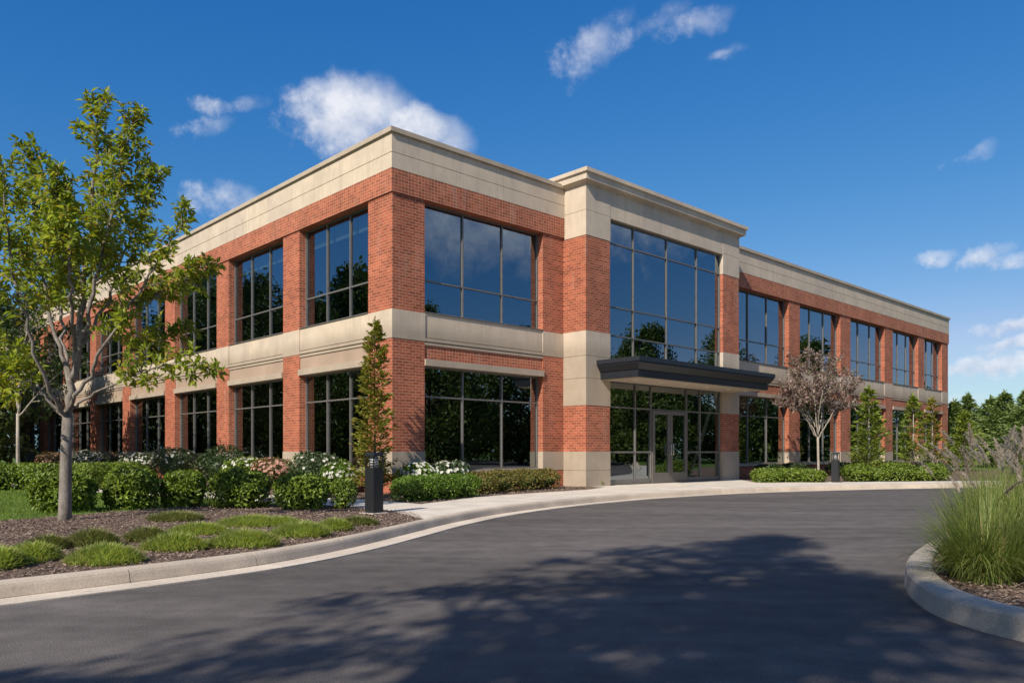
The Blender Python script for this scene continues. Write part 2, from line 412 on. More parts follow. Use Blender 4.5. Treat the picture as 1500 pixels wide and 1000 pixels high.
# back and far walls, slabs
b = MB(); b.box(39.66, 40.15, .5, 40.15, -.1, 7.5); b.box(.5, 39.66, 39.66, 40.15, -.1, 7.5); part(b, 'wall', 'brick')
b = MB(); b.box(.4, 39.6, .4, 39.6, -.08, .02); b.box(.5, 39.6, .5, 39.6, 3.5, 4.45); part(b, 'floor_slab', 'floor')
b = MB(); b.box(.5, 39.6, .5, 39.6, 7.56, 8.6); part(b, 'roof', 'roof')
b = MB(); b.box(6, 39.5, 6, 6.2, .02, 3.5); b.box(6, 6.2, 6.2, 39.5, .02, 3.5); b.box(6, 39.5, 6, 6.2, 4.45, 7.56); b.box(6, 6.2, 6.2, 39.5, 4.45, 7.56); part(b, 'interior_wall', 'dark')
# entrance block
E0, E1 = 6.24, 14.78; PL, PR = 7.34, 13.70; S0 = -.9
for a0, a1, ins in ((E0, PL, 0), (PR, E1, 0)):
    b = MB(); b.box(a0, a1, S0, -.001, 1.05, 2.42); b.box(a0, a1, S0, -.001, 4.62, 7.44); b.box(a0+.02, a1-.02, S0+.02, -.02, 1.0, 7.5); p = part(b, 'brick_pier', 'brick')
    b = MB(); e = .012
    b.box(a0-e, a1+e, S0-e, -.001, -.1, .485); b.box(a0, a1, S0, -.001, .485, .495); b.box(a0-e, a1+e, S0-e, -.001, .495, 1.05); part(b, 'stone_base', 'stone', p)
    b = MB(); b.box(a0-e, a1+e, S0-e, -.001, 2.42, 3.222); b.box(a0, a1, S0, -.001, 3.222, 3.234); b.box(a0-e, a1+e, S0-e, -.001, 3.234, 3.884); b.box(a0, a1, S0, -.001, 3.884, 3.896); b.box(a0-e, a1+e, S0-e, -.001, 3.896, 4.62); part(b, 'belt_block', 'stone', p)
    b = MB(); b.box(a0-e, a1+e, S0-e, -.05, 7.44, 8.172); b.box(a0, a1, S0, -.05, 8.172, 8.184); b.box(a0-e, a1+e, S0-e, -.05, 8.184, 8.93); part(b, 'cap_block', 'stone', p)
b = MB(); b.box(PL+.012, PR-.012, S0-.004, .5, 8.14, 8.93); part(b, 'frieze', 'stone')
b = MB(); b.box(E0+.05, E1-.05, S0+.3, 2.4, 8.93, 9.2); b.box(PL, PR, -.3, .5, 3.4, 3.8); part(b, 'entrance_roof', 'roof')
b = MB(); b.box(PR-.03, PR-.004, S0+.3, 3.5, .03, 3.19); b.box(PL+.004, PL+.03, S0+.3, 3.5, .03, 3.19); b.box(PL+.03, PR-.03, 3.45, 3.5, .03, 3.19); part(b, 'interior_wall', 'dark')  # dark linings added over the pier sides to hide their sunlit brick
prof = [(0.0, 8.93), (.03, 8.93), (.035, 8.955), (.07, 8.965), (.12, 8.985), (.17, 9.015), (.185, 9.015), (.185, 9.19), (.2, 9.195), (.215, 9.215), (.25, 9.215), (.25, 9.33), (-.3, 9.33), (-.3, 8.95)]
b = MB(); rg = []
for o_, z_ in prof: pass
path = [(E0, 2.4, -1, 0), (E0, S0, -1, -1), (E1, S0, 1, -1), (E1, 2.4, 1, 0)]
b.rings([[(x+dx*o_, y+dy*o_, z_) for o_, z_ in prof] for x, y, dx, dy in path]); part(b, 'cornice', 'stone')
window(0, PL, PR, 3.82, 8.13, [8.67, 10.45, 12.22], [4.62, 5.5, 7.45], .12, True, None, 'window', S0)
# storefront with double door
f = window(0, PL, PR, .03, 3.2, [8.74, 9.56, 11.58, 12.41], [2.42], .1, False, None, 'storefront', S0)
for x0, x1 in ((PL+.042, 8.719), (8.761, 9.539), (11.601, 12.389), (12.431, PR-.042)):
    b = MB(); b.box(x0, x1, S0+.107, S0+.213, 1.03-.028, 1.03+.028); part(b, 'rail', 'frame', f)
    b = MB(); b.box(x0, x1, S0+.104, S0+.21, .086, .17); part(b, 'rail', 'frame', f)
for k, (x0, x1) in enumerate(((9.60, 10.562), (10.578, 11.54))):
    b = MB(); s0, s1 = S0+.06, S0+.135; st = .115
    b.box(x0, x0+st, s0, s1, .03, 2.385); b.box(x1-st, x1, s0, s1, .03, 2.385)
    b.box(x0+st, x1-st, s0, s1, 2.27, 2.385); b.box(x0+st, x1-st, s0, s1, .03, .36)
    d = part(b, 'door', 'doormetal')
    b = MB(); b.add([(x0+st, S0+.1, .36), (x1-st, S0+.1, .36), (x1-st, S0+.1, 2.27), (x0+st, S0+.1, 2.27)], [(0,1,2,3)]); part(b, 'glass_pane', 'glass_low', d)
    hx = x1-.06 if k == 0 else x0+.06
    b = MB(); b.tube([(hx, s0, .93), (hx, s0-.07, .95), (hx, s0-.08, 1.0), (hx, s0-.08, 1.24), (hx, s0-.07, 1.29), (hx, s0, 1.31)], .016, 8); part(b, 'handle', 'steel', d, True)
b = MB(); b.box(9.588, 9.6, S0+.05, S0+.15, .02, 2.394); b.box(11.54, 11.552, S0+.05, S0+.15, .02, 2.394); part(b, 'door_frame', 'doormetal')
# canopy
c0, c1, cf = 6.70, 14.50, S0-1.6
b = MB(); bk = S0-.014
b.frustum((c0, c1, cf, bk), 3.64, (c0, c1, cf, bk), 3.77); b.frustum((c0+.03, c1-.03, cf+.03, bk), 3.60, (c0+.03, c1-.03, cf+.03, bk), 3.64)
b.frustum((c0+.16, c1-.16, cf+.16, bk), 3.42, (c0+.02, c1-.02, cf+.02, bk), 3.60); b.frustum((c0+.2, c1-.2, cf+.2, bk), 3.40, (c0+.2, c1-.2, cf+.2, bk), 3.42)
b.frustum((c0+.19, c1-.19, cf+.19, bk), 3.21, (c0+.17, c1-.17, cf+.17, bk), 3.40)
can = part(b, 'canopy', 'canopy')
b = MB(); b.box(c0+.24, c1-.24, cf+.24, bk-.002, 3.19, 3.212); sof = part(b, 'soffit', 'soffit', can)
for x in (7.6, 8.9, 10.2, 11.5, 12.8, 13.9):
    b = MB(); b.tube([(x, cf+.85, 3.180), (x, cf+.85, 3.192)], .075, 16); part(b, 'downlight', 'white', can)

# ------------------------------------------------------------------ ground
def catmull(P, n=8):
    P = [Vector(p) for p in P]; out = []
    for i in range(len(P)-1):
        a, b_, c, d = P[max(i-1,0)], P[i], P[i+1], P[min(i+2,len(P)-1)]
        for k in range(n):
            t = k/n
            out.append(.5*((2*b_) + (c-a)*t + (2*a-5*b_+4*c-d)*t*t + (3*b_-a-3*c+d)*t**3))
    out.append(P[-1]); return out
edge = catmull([(-60,-26),(-30,-14.5),(-14,-4.6),(-8,.5),(-5,3.55),(-3.47,5.3),(-2.51,6.42),(-1.95,7.25),(-1.45,8.45),(-1.04,9.85),(-.68,11.1),(-.12,12.6),(.62,14.02),(1.5,15.36),(2.7,16.85),(4.1,18.2),(6.1,19.75),(9.4,21.4),(11.8,22.25),(15.2,23.1),(24,24.3),(60,27)], 8)
def offset(poly, d):
    out = []
    for i, p in enumerate(poly):
        t = (poly[min(i+1,len(poly)-1)] - poly[max(i-1,0)]).normalized()
        out.append(p + Vector((-t.y, t.x)) * d)          # left of travel = away from the road
    return out
def sheet(name, pts, z, mat, kind='structure', thick=.0, label=None, cat=None):
    v3 = [Vector((p[0], p[1], z)) for p in pts]
    tri = tessellate_polygon([v3]); b = MB()
    n = len(v3); b.v = [tuple(p) for p in v3]
    for t in tri:
        a, c, d = [v3[i] for i in t]
        b.f.append(tuple(t) if (c-a).cross(d-a).z > 0 else tuple(reversed(t)))
    if thick:
        b.v += [(p.x, p.y, z-thick) for p in v3]; area = sum(v3[i].x*v3[(i+1)%n].y - v3[(i+1)%n].x*v3[i].y for i in range(n))
        for i in range(n):
            j = (i+1) % n; q = (i, i+n, j+n, j)
            b.f.append(q if area > 0 else tuple(reversed(q)))
    return tag(b.build(name, mat), None, None, None, kind)
sheet('ground', [(-700,-700),(700,-700),(700,900),(-700,900)], -.05, M['earth'])
back = [(62,-9),(40,-9),(20,-8.5),(8,-9.5),(-2,-9.5),(-16,-14),(-40,-26),(-60,-38)]
sheet('road', [tuple(p) for p in edge] + back, 0., M['asphalt'])
off46 = offset(edge, .46)
def kerb(poly, name, mat_k, mat_g, prof_g, prof_k, step=9):
    ko = []
    for prf, nm, mt in ((prof_g, 'gutter', mat_g), (prof_k, name, mat_k)):
        if not prf: continue
        b = MB(); i = 0
        lines = [[(p.x, p.y, z) for p in offset(poly, d)] for d, z in prf]
        while i < len(poly)-1:
            j = min(i+step, len(poly)-1)
            rg = [[Vector(l[k]) for l in lines] for k in range(i, j+1)]
            if j < len(poly)-1:                          # 8 mm contraction joint
                dirv = [(a-b_).normalized()*.008 for a, b_ in zip(rg[-2], rg[-1])]; rg[-1] = [p+q for p, q in zip(rg[-1], dirv)]
            b.rings(rg); i = j
        ko.append(tag(b.build(nm, mt), None, None, None, 'structure'))
    return ko
kerb(edge, 'kerb', M['kerb'], M['gutter'], [(0,.010),(0,-.06),(.298,-.06),(.298,.004)][::1], [(.30,-.06),(.30,.012),(.318,.075),(.33,.098),(.35,.113),(.375,.118),(.44,.118),(.455,.112),(.46,.1),(.46,-.06)])
far = [(62,60),(62,140),(-160,140),(-160,-20),(-62,-20)]
sheet('lawn', [tuple(p) for p in off46] + far, GZ, M['soil'], thick=.12)
i0 = min(range(len(off46)), key=lambda i: (off46[i]-Vector((-1.75,11.0))).length)
iR = min(range(len(off46)), key=lambda i: (off46[i]-Vector((26,25))).length)
iL = min(range(len(off46)), key=lambda i: (off46[i]-Vector((-9.5,.5))).length)
bedA = [tuple(p) for p in off46[iL:i0+1]] + [(-1.5,11.95),(-2.0,12.58),(-3.15,13.68),(-4.2,14.0),(-5.3,13.6),(-6.3,12.2),(-6.8,10.9),(-8.2,9.6),(-11,7.4),(-13,3)]
sheet('mulch_bed', bedA, GZ+.006, M['mulch'])
def bw(t, s): p = C0 + U0*(t*K) + Vector((-.6870,.7266,0))*(s*K); return (p.x, p.y)
walk = [tuple(p) for p in off46[i0:iR+1]] + [(25,26.6),(14.4,25.0),(10.6,24.25),(8.6,23.9),(7.5,24.3),bw(14.9,-.8),bw(7,-.7),bw(6.3,-.8),(2.45,20.6),(1.85,19.3),(.6,17.9),(-.71,16.24),(-1.2,15.0),(-1.64,14.0),(-2.5,15.0),(-4.6,16.5),(-9,19.7),(-16,24),(-16.6,22.6),(-9.6,18.1),(-5.3,15.1),(-3.2,13.7),(-2.0,12.55)]
sheet('sidewalk', walk, GZ+.010, M['walk'])
bedB = [(2.4,20.6),(1.85,19.3),(.6,17.9),(-.71,16.24),(-1.2,15.0),(-1.64,14.0),(-2.5,15.0),(-4.6,16.5),(-9,19.7),(-16,24),bw(-.4,14.5+9),bw(.2,20),bw(.2,.2),bw(6.3,.2)]
sheet('mulch_bed', bedB, GZ+.006, M['mulch'])
bedC = [bw(14.9,-.8),(7.5,24.3),(8.6,23.9),(10.6,24.25),(14.4,25.0),(25,26.6),(31,34),bw(40,.2),bw(15,.2)]
sheet('mulch_bed', bedC, GZ+.006, M['mulch'])
# island on the right
isl = catmull([(6.5,.6),(4.6,2.2),(3.4,3.45),(2.86,4.24),(2.72,4.75),(2.76,5.25),(3.02,6.0),(3.5,6.9),(4.2,7.9),(5.1,9.1),(6.5,10.8),(9.3,12.3),(14,13.2),(19,13.2),(22,11.5),(22.5,8),(19,4),(13,1),(8.5,.1),(6.5,.6)], 8)
isl_r = [p for p in isl]
isl_in = offset(isl, -.2)
def ring_kerb(poly):
    n = len(poly)-1; poly = poly[:-1]; b = MB()
    prf = [(0.,-.05),(0.,.02),(.012,.125),(.03,.145),(.05,.152),(.185,.152),(.2,.14),(.2,-.05)]
    def off(d):
        out = []
        for i, p in enumerate(poly):
            t = (poly[(i+1) % n]-poly[i-1]).normalized(); out.append(p + Vector((t.y,-t.x))*d)
        return out
    ls = [[(q.x,q.y,z) for q in off(d)] for d, z in prf]; rg = [[l[k] for l in ls] for k in range(n)]; rg.append(rg[0])
    b.rings(rg, cap=False); return tag(b.build('kerb', M['gray_kerb'], None, False), None, None, None, 'structure'), off(.2)
ik, inner = ring_kerb(isl)
sheet('mulch_bed', [tuple(p) for p in inner], .118, M['mulch'])
# verge behind the camera
vb = [(62,-9),(40,-9),(20,-8.5),(8,-9.5),(-2,-9.5),(-16,-14),(-40,-26),(-60,-38),(-60,-140),(160,-140),(160,-9)]
sheet('lawn', vb, GZ, M['soil'], thick=.12)

# ------------------------------------------------------------------ plants
def in_poly(x, y, poly):
    c = np.zeros(len(x), bool); n = len(poly); j = n-1
    for i in range(n):
        xi, yi = poly[i][0], poly[i][1]; xj, yj = poly[j][0], poly[j][1]
        k = ((yi > y) != (yj > y)) & (x < (xj-xi)*(y-yi)/(yj-yi+1e-12)+xi); c ^= k; j = i
    return c
def shrub_mesh(name, rx, ry, h, n, leaf, boxy, seed, lumpy=.16, inner=.72):
    r = np.random.default_rng(seed)
    d = unit(r.normal(size=(n, 3))); d[:, 2] = np.where(r.random(n) < .55, np.abs(d[:, 2]), d[:, 2])
    e = boxy; s = (np.abs(d)**e).sum(1)**(-1/e)
    rr = s * np.clip(1 - np.abs(r.normal(0, .13, n)), inner*.6, 1) * (1 + lumpy*lump(d, seed+1, 2.6))
    P = d*rr[:, None]; P = P*np.array([rx, ry, h*.53]) + np.array([0, 0, h*.48]); P[:, 2] = np.maximum(P[:, 2], .015+.05*r.random(n))
    N = unit(d + r.normal(0, .45, (n, 3)) + np.array([0, 0, .35])); D = unit(np.cross(N, r.normal(size=(n, 3))) + d*.5 + np.array([0,0,.2]))
    V, Fc = leaves(P, D, N, leaf*r.uniform(.7, 1.3, n), leaf*.55*r.uniform(.8, 1.2, n))
    return np_mesh(name, V, Fc)
def stems_mb(rx, ry, h, seed, n=9):
    rd = random.Random(seed); b = MB()
    for k in range(n):
        a = rd.uniform(0, 6.28); q = rd.uniform(.3, .8); e = Vector((math.cos(a)*rx*q, math.sin(a)*ry*q, h*rd.uniform(.6, .85)))
        b.tube([(e.x*.12, e.y*.12, -.02), e*.5+Vector((0,0,.02)), e], [.012, .009, .004], 5)
    return b
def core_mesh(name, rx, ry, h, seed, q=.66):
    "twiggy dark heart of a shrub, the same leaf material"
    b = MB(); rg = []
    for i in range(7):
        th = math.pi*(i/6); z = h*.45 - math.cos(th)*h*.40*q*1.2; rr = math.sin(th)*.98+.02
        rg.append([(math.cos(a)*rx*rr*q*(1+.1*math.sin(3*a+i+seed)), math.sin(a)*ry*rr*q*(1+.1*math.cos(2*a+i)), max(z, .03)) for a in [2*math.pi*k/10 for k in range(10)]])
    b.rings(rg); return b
def shrub(loc, rx, ry, h, mat, label, group=None, n=2200, leaf=.06, boxy=3., seed=0, name='shrub', cat='shrub', flowers=None, nfl=0, fl=.05, rz=0., lumpy=.16, bark='dark', flz=.45):
    root = empty(name, loc, rz); tag(root, label, cat, group)
    link_mesh('foliage', shrub_mesh('foliage', rx, ry, h, n, leaf, boxy, seed, lumpy), LF[mat], root)
    stems_mb(rx, ry, h, seed).build('stem', BK[bark], root)
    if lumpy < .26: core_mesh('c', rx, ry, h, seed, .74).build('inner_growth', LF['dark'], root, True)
    if flowers:
        r = np.random.default_rng(seed+50); d = unit(r.normal(size=(nfl, 3))); d[:, 2] = np.abs(d[:, 2])*.8+flz*.3
        d = unit(d); s = (np.abs(d)**boxy).sum(1)**(-1/boxy); P = d*(s*1.02*(1+lumpy*lump(d, seed+1, 2.6)))[:, None]*np.array([rx, ry, h*.53])+np.array([0,0,h*.49])
        Vs = []; Fs = []; o = 0
        for k in range(5):
            an = 2*math.pi*k/5; t1 = unit(np.cross(d, np.array([.3,.2,1.]))); t2 = np.cross(d, t1)
            D = t1*math.cos(an)+t2*math.sin(an)+d*.35; V, Fc = leaves(P, D, d, fl*r.uniform(.7,1.2,nfl), fl*.8, .1); Vs.append(V); Fs.append(Fc+o); o += len(V)
        link_mesh('flowers', np_mesh('flowers', np.concatenate(Vs), np.concatenate(Fs)), LF[flowers], root)['kind'] = 'stuff'
    return root

def limb(p0, d, L, r, seed, n=5, up=.15, wob=.18):
    rd = random.Random(seed); pts = [Vector(p0)]; d = Vector(d).normalized()
    for i in range(n):
        d = (d + Vector((rd.gauss(0, wob), rd.gauss(0, wob), rd.gauss(0, wob*.6)+up*.3))).normalized(); pts.append(pts[-1] + d*L/n)
    return pts, [r*(1-.8*i/n) for i in range(n+1)]

class Tree:
    def __init__(s, seed): s.b = MB(); s.P = []; s.D = []; s.rd = random.Random(seed); s.seed = seed
    def add_limb(s, pts, rs, sides=6): s.b.tube(pts, rs, sides)
    def leafy(s, pts, step, spread, skip=0.):
        for i in range(len(pts)-1):
            a, c = pts[i], pts[i+1]; d = c-a; L = d.length; k = max(1, int(L/step))
            for j in range(k):
                if (i + j/k)/(len(pts)-1) < skip: continue
                t = d.normalized(); q = t.orthogonal(); q.rotate(Matrix.Rotation(s.rd.uniform(0, 6.283), 3, t)) if False else None
                an = s.rd.uniform(0, 6.283); o1 = t.orthogonal().normalized(); o2 = t.cross(o1)
                o = o1*math.cos(an)+o2*math.sin(an)
                s.P.append(tuple(a + d*((j+s.rd.random())/k) + o*s.rd.uniform(0, .02))); s.D.append(tuple(o*spread + t*.6 + Vector((0,0,s.rd.uniform(-.5,.3)))))
    def leaf_mesh(s, name, leaf, wid=.5, droop=.2):
        r = np.random.default_rng(s.seed); P = np.array(s.P); D = unit(np.array(s.D)); n = len(P)
        N = unit(r.normal(0, .6, (n, 3)) + np.array([0, 0, 1.])); L = leaf*r.uniform(.65, 1.25, n)
        V, Fc = leaves(P, D, N, L, L*wid, .22, droop); return np_mesh(name, V, Fc)

def young_tree(base, leaders, trunk, tr, label, seed, twig=.55, leaf=.1, mat='ash', bark='gray', ntw=15, name='tree', group=None, start=.22, sub=3, step=.03):
    T = Tree(seed); rd = T.rd; B = Vector(base)
    pts = [Vector(p)-B for p in trunk]; rs = [tr*(1.32 if i == 0 else 1.1-.3*i/(len(pts)-1)) for i in range(len(pts))]
    T.add_limb(pts, rs, 12)
    for ld in leaders:
        P = catmull3([Vector(p)-B for p in ld['p']], 5); r0 = ld.get('r', tr*.5); n = len(P)
        P = [p + Vector((rd.gauss(0,.018), rd.gauss(0,.018), 0)) if 0 < i < n-1 else p for i, p in enumerate(P)]
        T.add_limb(P, [r0*(1-.86*i/(n-1))+.003 for i in range(n)], 7)
        T.leafy(P[int(n*.75):], step, .8)
        m = int(ntw*ld.get('d', 1.))
        for k in range(m):
            u = start + (1-start)*(k+rd.random())/m; i = min(int(u*(n-1)), n-2); q = P[i].lerp(P[i+1], u*(n-1)-i); ax = (P[i+1]-P[i]).normalized()
            an = k*2.4+rd.uniform(-.5,.5); o1 = ax.orthogonal().normalized(); o2 = ax.cross(o1); d = ax*rd.uniform(.5,1.1) + (o1*math.cos(an)+o2*math.sin(an))
            L = twig*ld.get('t', 1.)*(1.2-.85*u)*rd.uniform(.6,1.25)
            tp, trs = limb(q, d, L, .008*(1.3-u)+.003, seed*100+k+hash(ld['n'])%97 if False else rd.randint(0, 10**6), 5, .25, .15)
            T.add_limb(tp, trs, 4); T.leafy(tp, step, .9, .15)
            for j in range(sub):
                v = rd.uniform(.25,.85); ii = min(int(v*5), 4); qq = tp[ii].lerp(tp[ii+1], v*5-ii); dd = (tp[ii+1]-tp[ii]).normalized() + Vector((rd.gauss(0,.7), rd.gauss(0,.7), rd.gauss(.1,.5)))
                sp, srs = limb(qq, dd, L*rd.uniform(.3,.6), .004, rd.randint(0, 10**6), 4, .2, .15); T.add_limb(sp, srs, 3); T.leafy(sp, step, .9)
    root = empty(name, B); tag(root, label, 'tree', group)
    T.b.build('trunk', BK[bark], root, True)
    link_mesh('crown', T.leaf_mesh('crown', leaf, .44), LF[mat], root)
    return root
def catmull3(P, n):
    out = []
    for i in range(len(P)-1):
        a, b_, c, d = P[max(i-1,0)], P[i], P[i+1], P[min(i+2,len(P)-1)]
        for k in range(n):
            t = k/n; out.append(.5*((2*b_)+(c-a)*t+(2*a-5*b_+4*c-d)*t*t+(3*b_-a-3*c+d)*t**3))
    out.append(P[-1]); return out

# the young tree in the front bed
Y0 = 10.77
def lead(*pts, r=.04, d=1., t=1.): return dict(p=[wp(x, y, Y0+dy) for x, y, dy in pts], r=r, d=d, t=t, n='x')
L_ = [lead((99,612,0),(106,560,.0),(114,490,.03),(124,420,.05),(131,330,.1),(140,230,.1),(141,152,.1), r=.056, d=2.0),
      lead((107,560,0),(120,500,-.15),(137,430,-.25),(160,330,-.3),(181,240,-.3),(194,172,-.3), r=.034, d=1.7),
      lead((110,530,0),(130,490,.15),(155,440,.3),(182,370,.5),(207,300,.6),(222,250,.6), r=.028, d=1.5),
      lead((101,600,0),(124,560,-.15),(152,510,-.3),(190,445,-.5),(238,372,-.5),(273,308,-.5), r=.028, d=1.3, t=.8),
      lead((152,508,-.3),(190,465,-.1),(235,430,.1),(275,405,.1),(304,386,.1), r=.014, d=1., t=.8),
      lead((103,598,0),(140,575,-.3),(190,553,-.5),(250,535,-.6),(316,541,-.6), r=.017, d=1., t=.7),
      lead((124,560,.1),(165,530,.5),(215,502,.7),(278,480,.7), r=.015, d=.9, t=.7),
      lead((105,570,0),(92,520,.1),(72,450,.2),(56,370,.3),(46,290,.3),(44,222,.3), r=.032, d=1.6),
      lead((96,614,0),(75,575,-.3),(45,500,-.6),(20,400,-.7),(8,310,-.7),(2,236,-.7), r=.028, d=1.2),
      lead((95,612,0),(70,585,.3),(30,535,.6),(-20,470,.8),(-45,400,.8), r=.022, d=.8),
      lead((104,575,.05),(94,510,.5),(88,440,.9),(82,360,1.1),(92,284,1.2), r=.028, d=1.6),
      lead((111,515,0),(106,450,-.5),(98,380,-.9),(88,320,-1.0),(84,262,-1.1), r=.026, d=1.6),
      lead((92,606,0),(60,578,-.1),(25,556,-.2),(-20,520,-.2), r=.016, d=.9)]
tb = gp(95, 762)
young_tree(tb, L_, [tb+Vector((0,0,-.1)), tb+Vector((.0,0,.12)), wp(96,700,Y0), wp(97,655,Y0), wp(99,606,Y0)], .080,
           'young green tree with a gray trunk in the front mulch bed', 11, twig=.60, leaf=.105, ntw=24, step=.0175, start=.42)

# slim second tree far left, by the hedge
def slim_tree(base, h, label, seed, mat='wood', bark='pale', lean=0., n=9, twig=1., leaf=.12, r=.06, clear=.3, group=None):
    B = Vector(base); rd = random.Random(seed); top = B+Vector((lean, 0, h)); mid = B.lerp(top, clear)
    ld = [dict(p=[mid, B.lerp(top, (1+clear)/2)+Vector((.1,0,0)), top], r=r*.7, d=1.6, t=.9, n='x')]
    for k in range(n):
        a = k*2.4; q = B.lerp(top, clear+.45*(1-clear)*k/n); e = q+Vector((math.cos(a)*h*.24, math.sin(a)*h*.24, h*rd.uniform(.22,.36)))
        ld.append(dict(p=[q, q.lerp(e,.5)+Vector((0,0,.08)), e], r=r*.42, d=1., t=.9, n='x'))
    return young_tree(B, ld, [B+Vector((0,0,-.1)), B+Vector((0,0,.2)), B.lerp(mid,.6), mid+(top-mid)*.02], r, label, seed, twig=twig, leaf=leaf, mat=mat, bark=bark, group=group, ntw=12, step=.045, sub=3)
slim_tree(gp(26,714), 6.2, 'slim pale barked tree behind the far clipped hedge', 21, leaf=.15, twig=1.0, r=.045)

# larger trees: a generic leafy tree made of limbs and leaf sprays
def big_tree_parts(seed, h, cr, leaf, nspray, per, clear=.2, shape=1., ragged=0.):
    rd = random.Random(seed); r = np.random.default_rng(seed); b = MB()
    b.tube([(0,0,-.2),(0,0,.3),(rd.uniform(-.1,.1),0,h*clear),(rd.uniform(-.2,.2),rd.uniform(-.2,.2),h*.55),(rd.uniform(-.3,.3),0,h*.9)], [h*.03,h*.024,h*.02,h*.011,h*.003], 8)
    P = []
    for k in range(nspray):
        u = (k+.5)/nspray; z = h*(clear*.9 + (1-clear*.9)*u); a = k*2.399+rd.uniform(-.4,.4)
        prof = math.sin(math.pi*min(1, (u*.86+.16)))**.8*shape
        e = Vector((math.cos(a), math.sin(a), 0))*cr*prof*rd.uniform(.45-ragged*.4,1.05+ragged*.5); s = Vector((e.x*.05, e.y*.05, z-cr*.35*prof)); e.z = z
        if k % 2 == 0: b.tube([s, s.lerp(e,.5)+Vector((0,0,.1*cr*.3)), e], [h*.006, h*.004, h*.0012], 4)
        m = per; pr = cr*rd.uniform(.2,.36)*(1-.25*ragged); q = r.normal(0, 1, (m,3)); q = unit(q)*(r.random((m,1))**.4)*pr*np.array([1,1,.62]); P.append(q+np.array(e))
    P = np.concatenate(P); n = len(P); D = unit(r.normal(size=(n,3))+np.array([0,0,-.25])); N = unit(r.normal(0,.8,(n,3))+np.array([0,0,1.]))
    L = leaf*r.uniform(.6,1.3,n); V, Fc = leaves(P, D, N, L, L*.6, .2, .15)
    return b, np_mesh('crown', V, Fc)
def big_tree(base, seed, h, cr, leaf, nspray, per, mat, label, group=None, clear=.2, shape=1., bark='dark', name='tree', ragged=.0):
    b, me = big_tree_parts(seed, h, cr, leaf, nspray, per, clear, shape, ragged)
    root = empty(name, base); tag(root, label, 'tree', group); b.build('trunk', BK[bark], root, True); link_mesh('crown', me, LF[mat], root); return root
g = 'trees along the park edge reflected in the glass'
lab = 'dark leafy park tree reflected in the office windows'
proto = [big_tree((-31,26,GZ), 31, 11.5, 4.2, .30, 170, 110, 'park', lab, g, clear=.06, shape=1.1), big_tree((-34,17,GZ), 32, 13., 4.6, .32, 170, 110, 'park', lab, g, clear=.06, shape=1.1), big_tree((-29,34,GZ), 33, 10.5, 3.9, .28, 170, 110, 'park', lab, g, clear=.06, shape=1.1)]
spots = [(-37,9,2.),(-42,24,.5),(-30,42,1.),(-40,36,3.),(-43,2,2.),(40,-6,1.2),(44,4,2.2),(38,12,.4),(46,19,3.),(41,27,1.7),(47,35,.2),(43,-15,2.6),(52,44,1.),(36,-20,.7),(54,12,1.9),(53,27,2.8),(-47,14,.9),(-45,32,2.4)]
for k, (x, y, a) in enumerate(spots):
    o = copy_tree(proto[k % 3]); o.location = (x, y, GZ); o.rotation_euler.z = a; s = .82+.3*random.random(); o.scale = (s, s, s*(.9+.2*random.random()))
# woodland beyond the lawns, one mass
r = np.random.default_rng(77); pw = []
for (xa, ya, xb, yb) in ((60,-60,60,60),(60,60,75,90),(-55,-10,-52,50),(60,-60,-60,-62),(-60,-62,-55,-10)):
    m = int(math.hypot(xb-xa, yb-ya)*130); u_ = r.random(m); xx = xa+(xb-xa)*u_; yy = ya+(yb-ya)*u_
    top = 5.6+1.3*np.sin(xx*.31+yy*.27)+.9*np.sin(xx*.9-yy*.7); pw.append(np.stack([xx+r.normal(0,1.2,m), yy+r.normal(0,1.2,m), r.random(m)**.8*top+.1], 1))
pw = np.concatenate(pw); m = len(pw); V, Fc = leaves(pw, r.normal(size=(m,3)), r.normal(size=(m,3))+np.array([0,0,.8]), r.uniform(.45,1.1,m), r.uniform(.3,.6,m))
tag(link_mesh('woods', np_mesh('woods', V, Fc), LF['park']), 'dark far woodland edge closing off the lawns', 'woods', None, 'stuff')
# trees behind the camera whose shade falls on the road
g2 = 'shade trees along the verge behind the drive'
lab2 = 'broad shade tree whose shadow falls across the asphalt'
sh = big_tree((-6.1,-6.5,GZ), 41, 14.3, 1.5, .10, 170, 120, 'park', lab2, g2, clear=.40, shape=1.15, ragged=.5)
for x, y, a, s in ((-3.2,-9.2,1.1,.87),(-1.1,-11.0,2.3,.9),(1.8,-12.6,.4,.9),(-6.1,-8.7,3.3,.95)):
    o = copy_tree(sh); o.location = (x, y, GZ); o.rotation_euler.z = a; o.scale = (s*1.4, s*1.4, s)

# trees to the left of the building
for k, (x, y, h, cr, sd) in enumerate(((-17.5,24.5,7.2,2.6,51),(-21,28,9.,3.2,52),(-19.5,20.5,6.,2.4,53),(-25.5,34,9.5,3.4,54),(-30,41,10,3.6,55))):
    big_tree((x,y,GZ), sd, h, cr, .19, 130, 90, 'wood', ['bushy tree nearest the end of the left facade','tall dark tree in the grove by the left end of the building','low leafy tree at the left margin behind the hedge','rear tree of the grove past the left facade','rearmost and tallest tree past the left facade'][k], 'grove by the left end of the building', clear=.12)

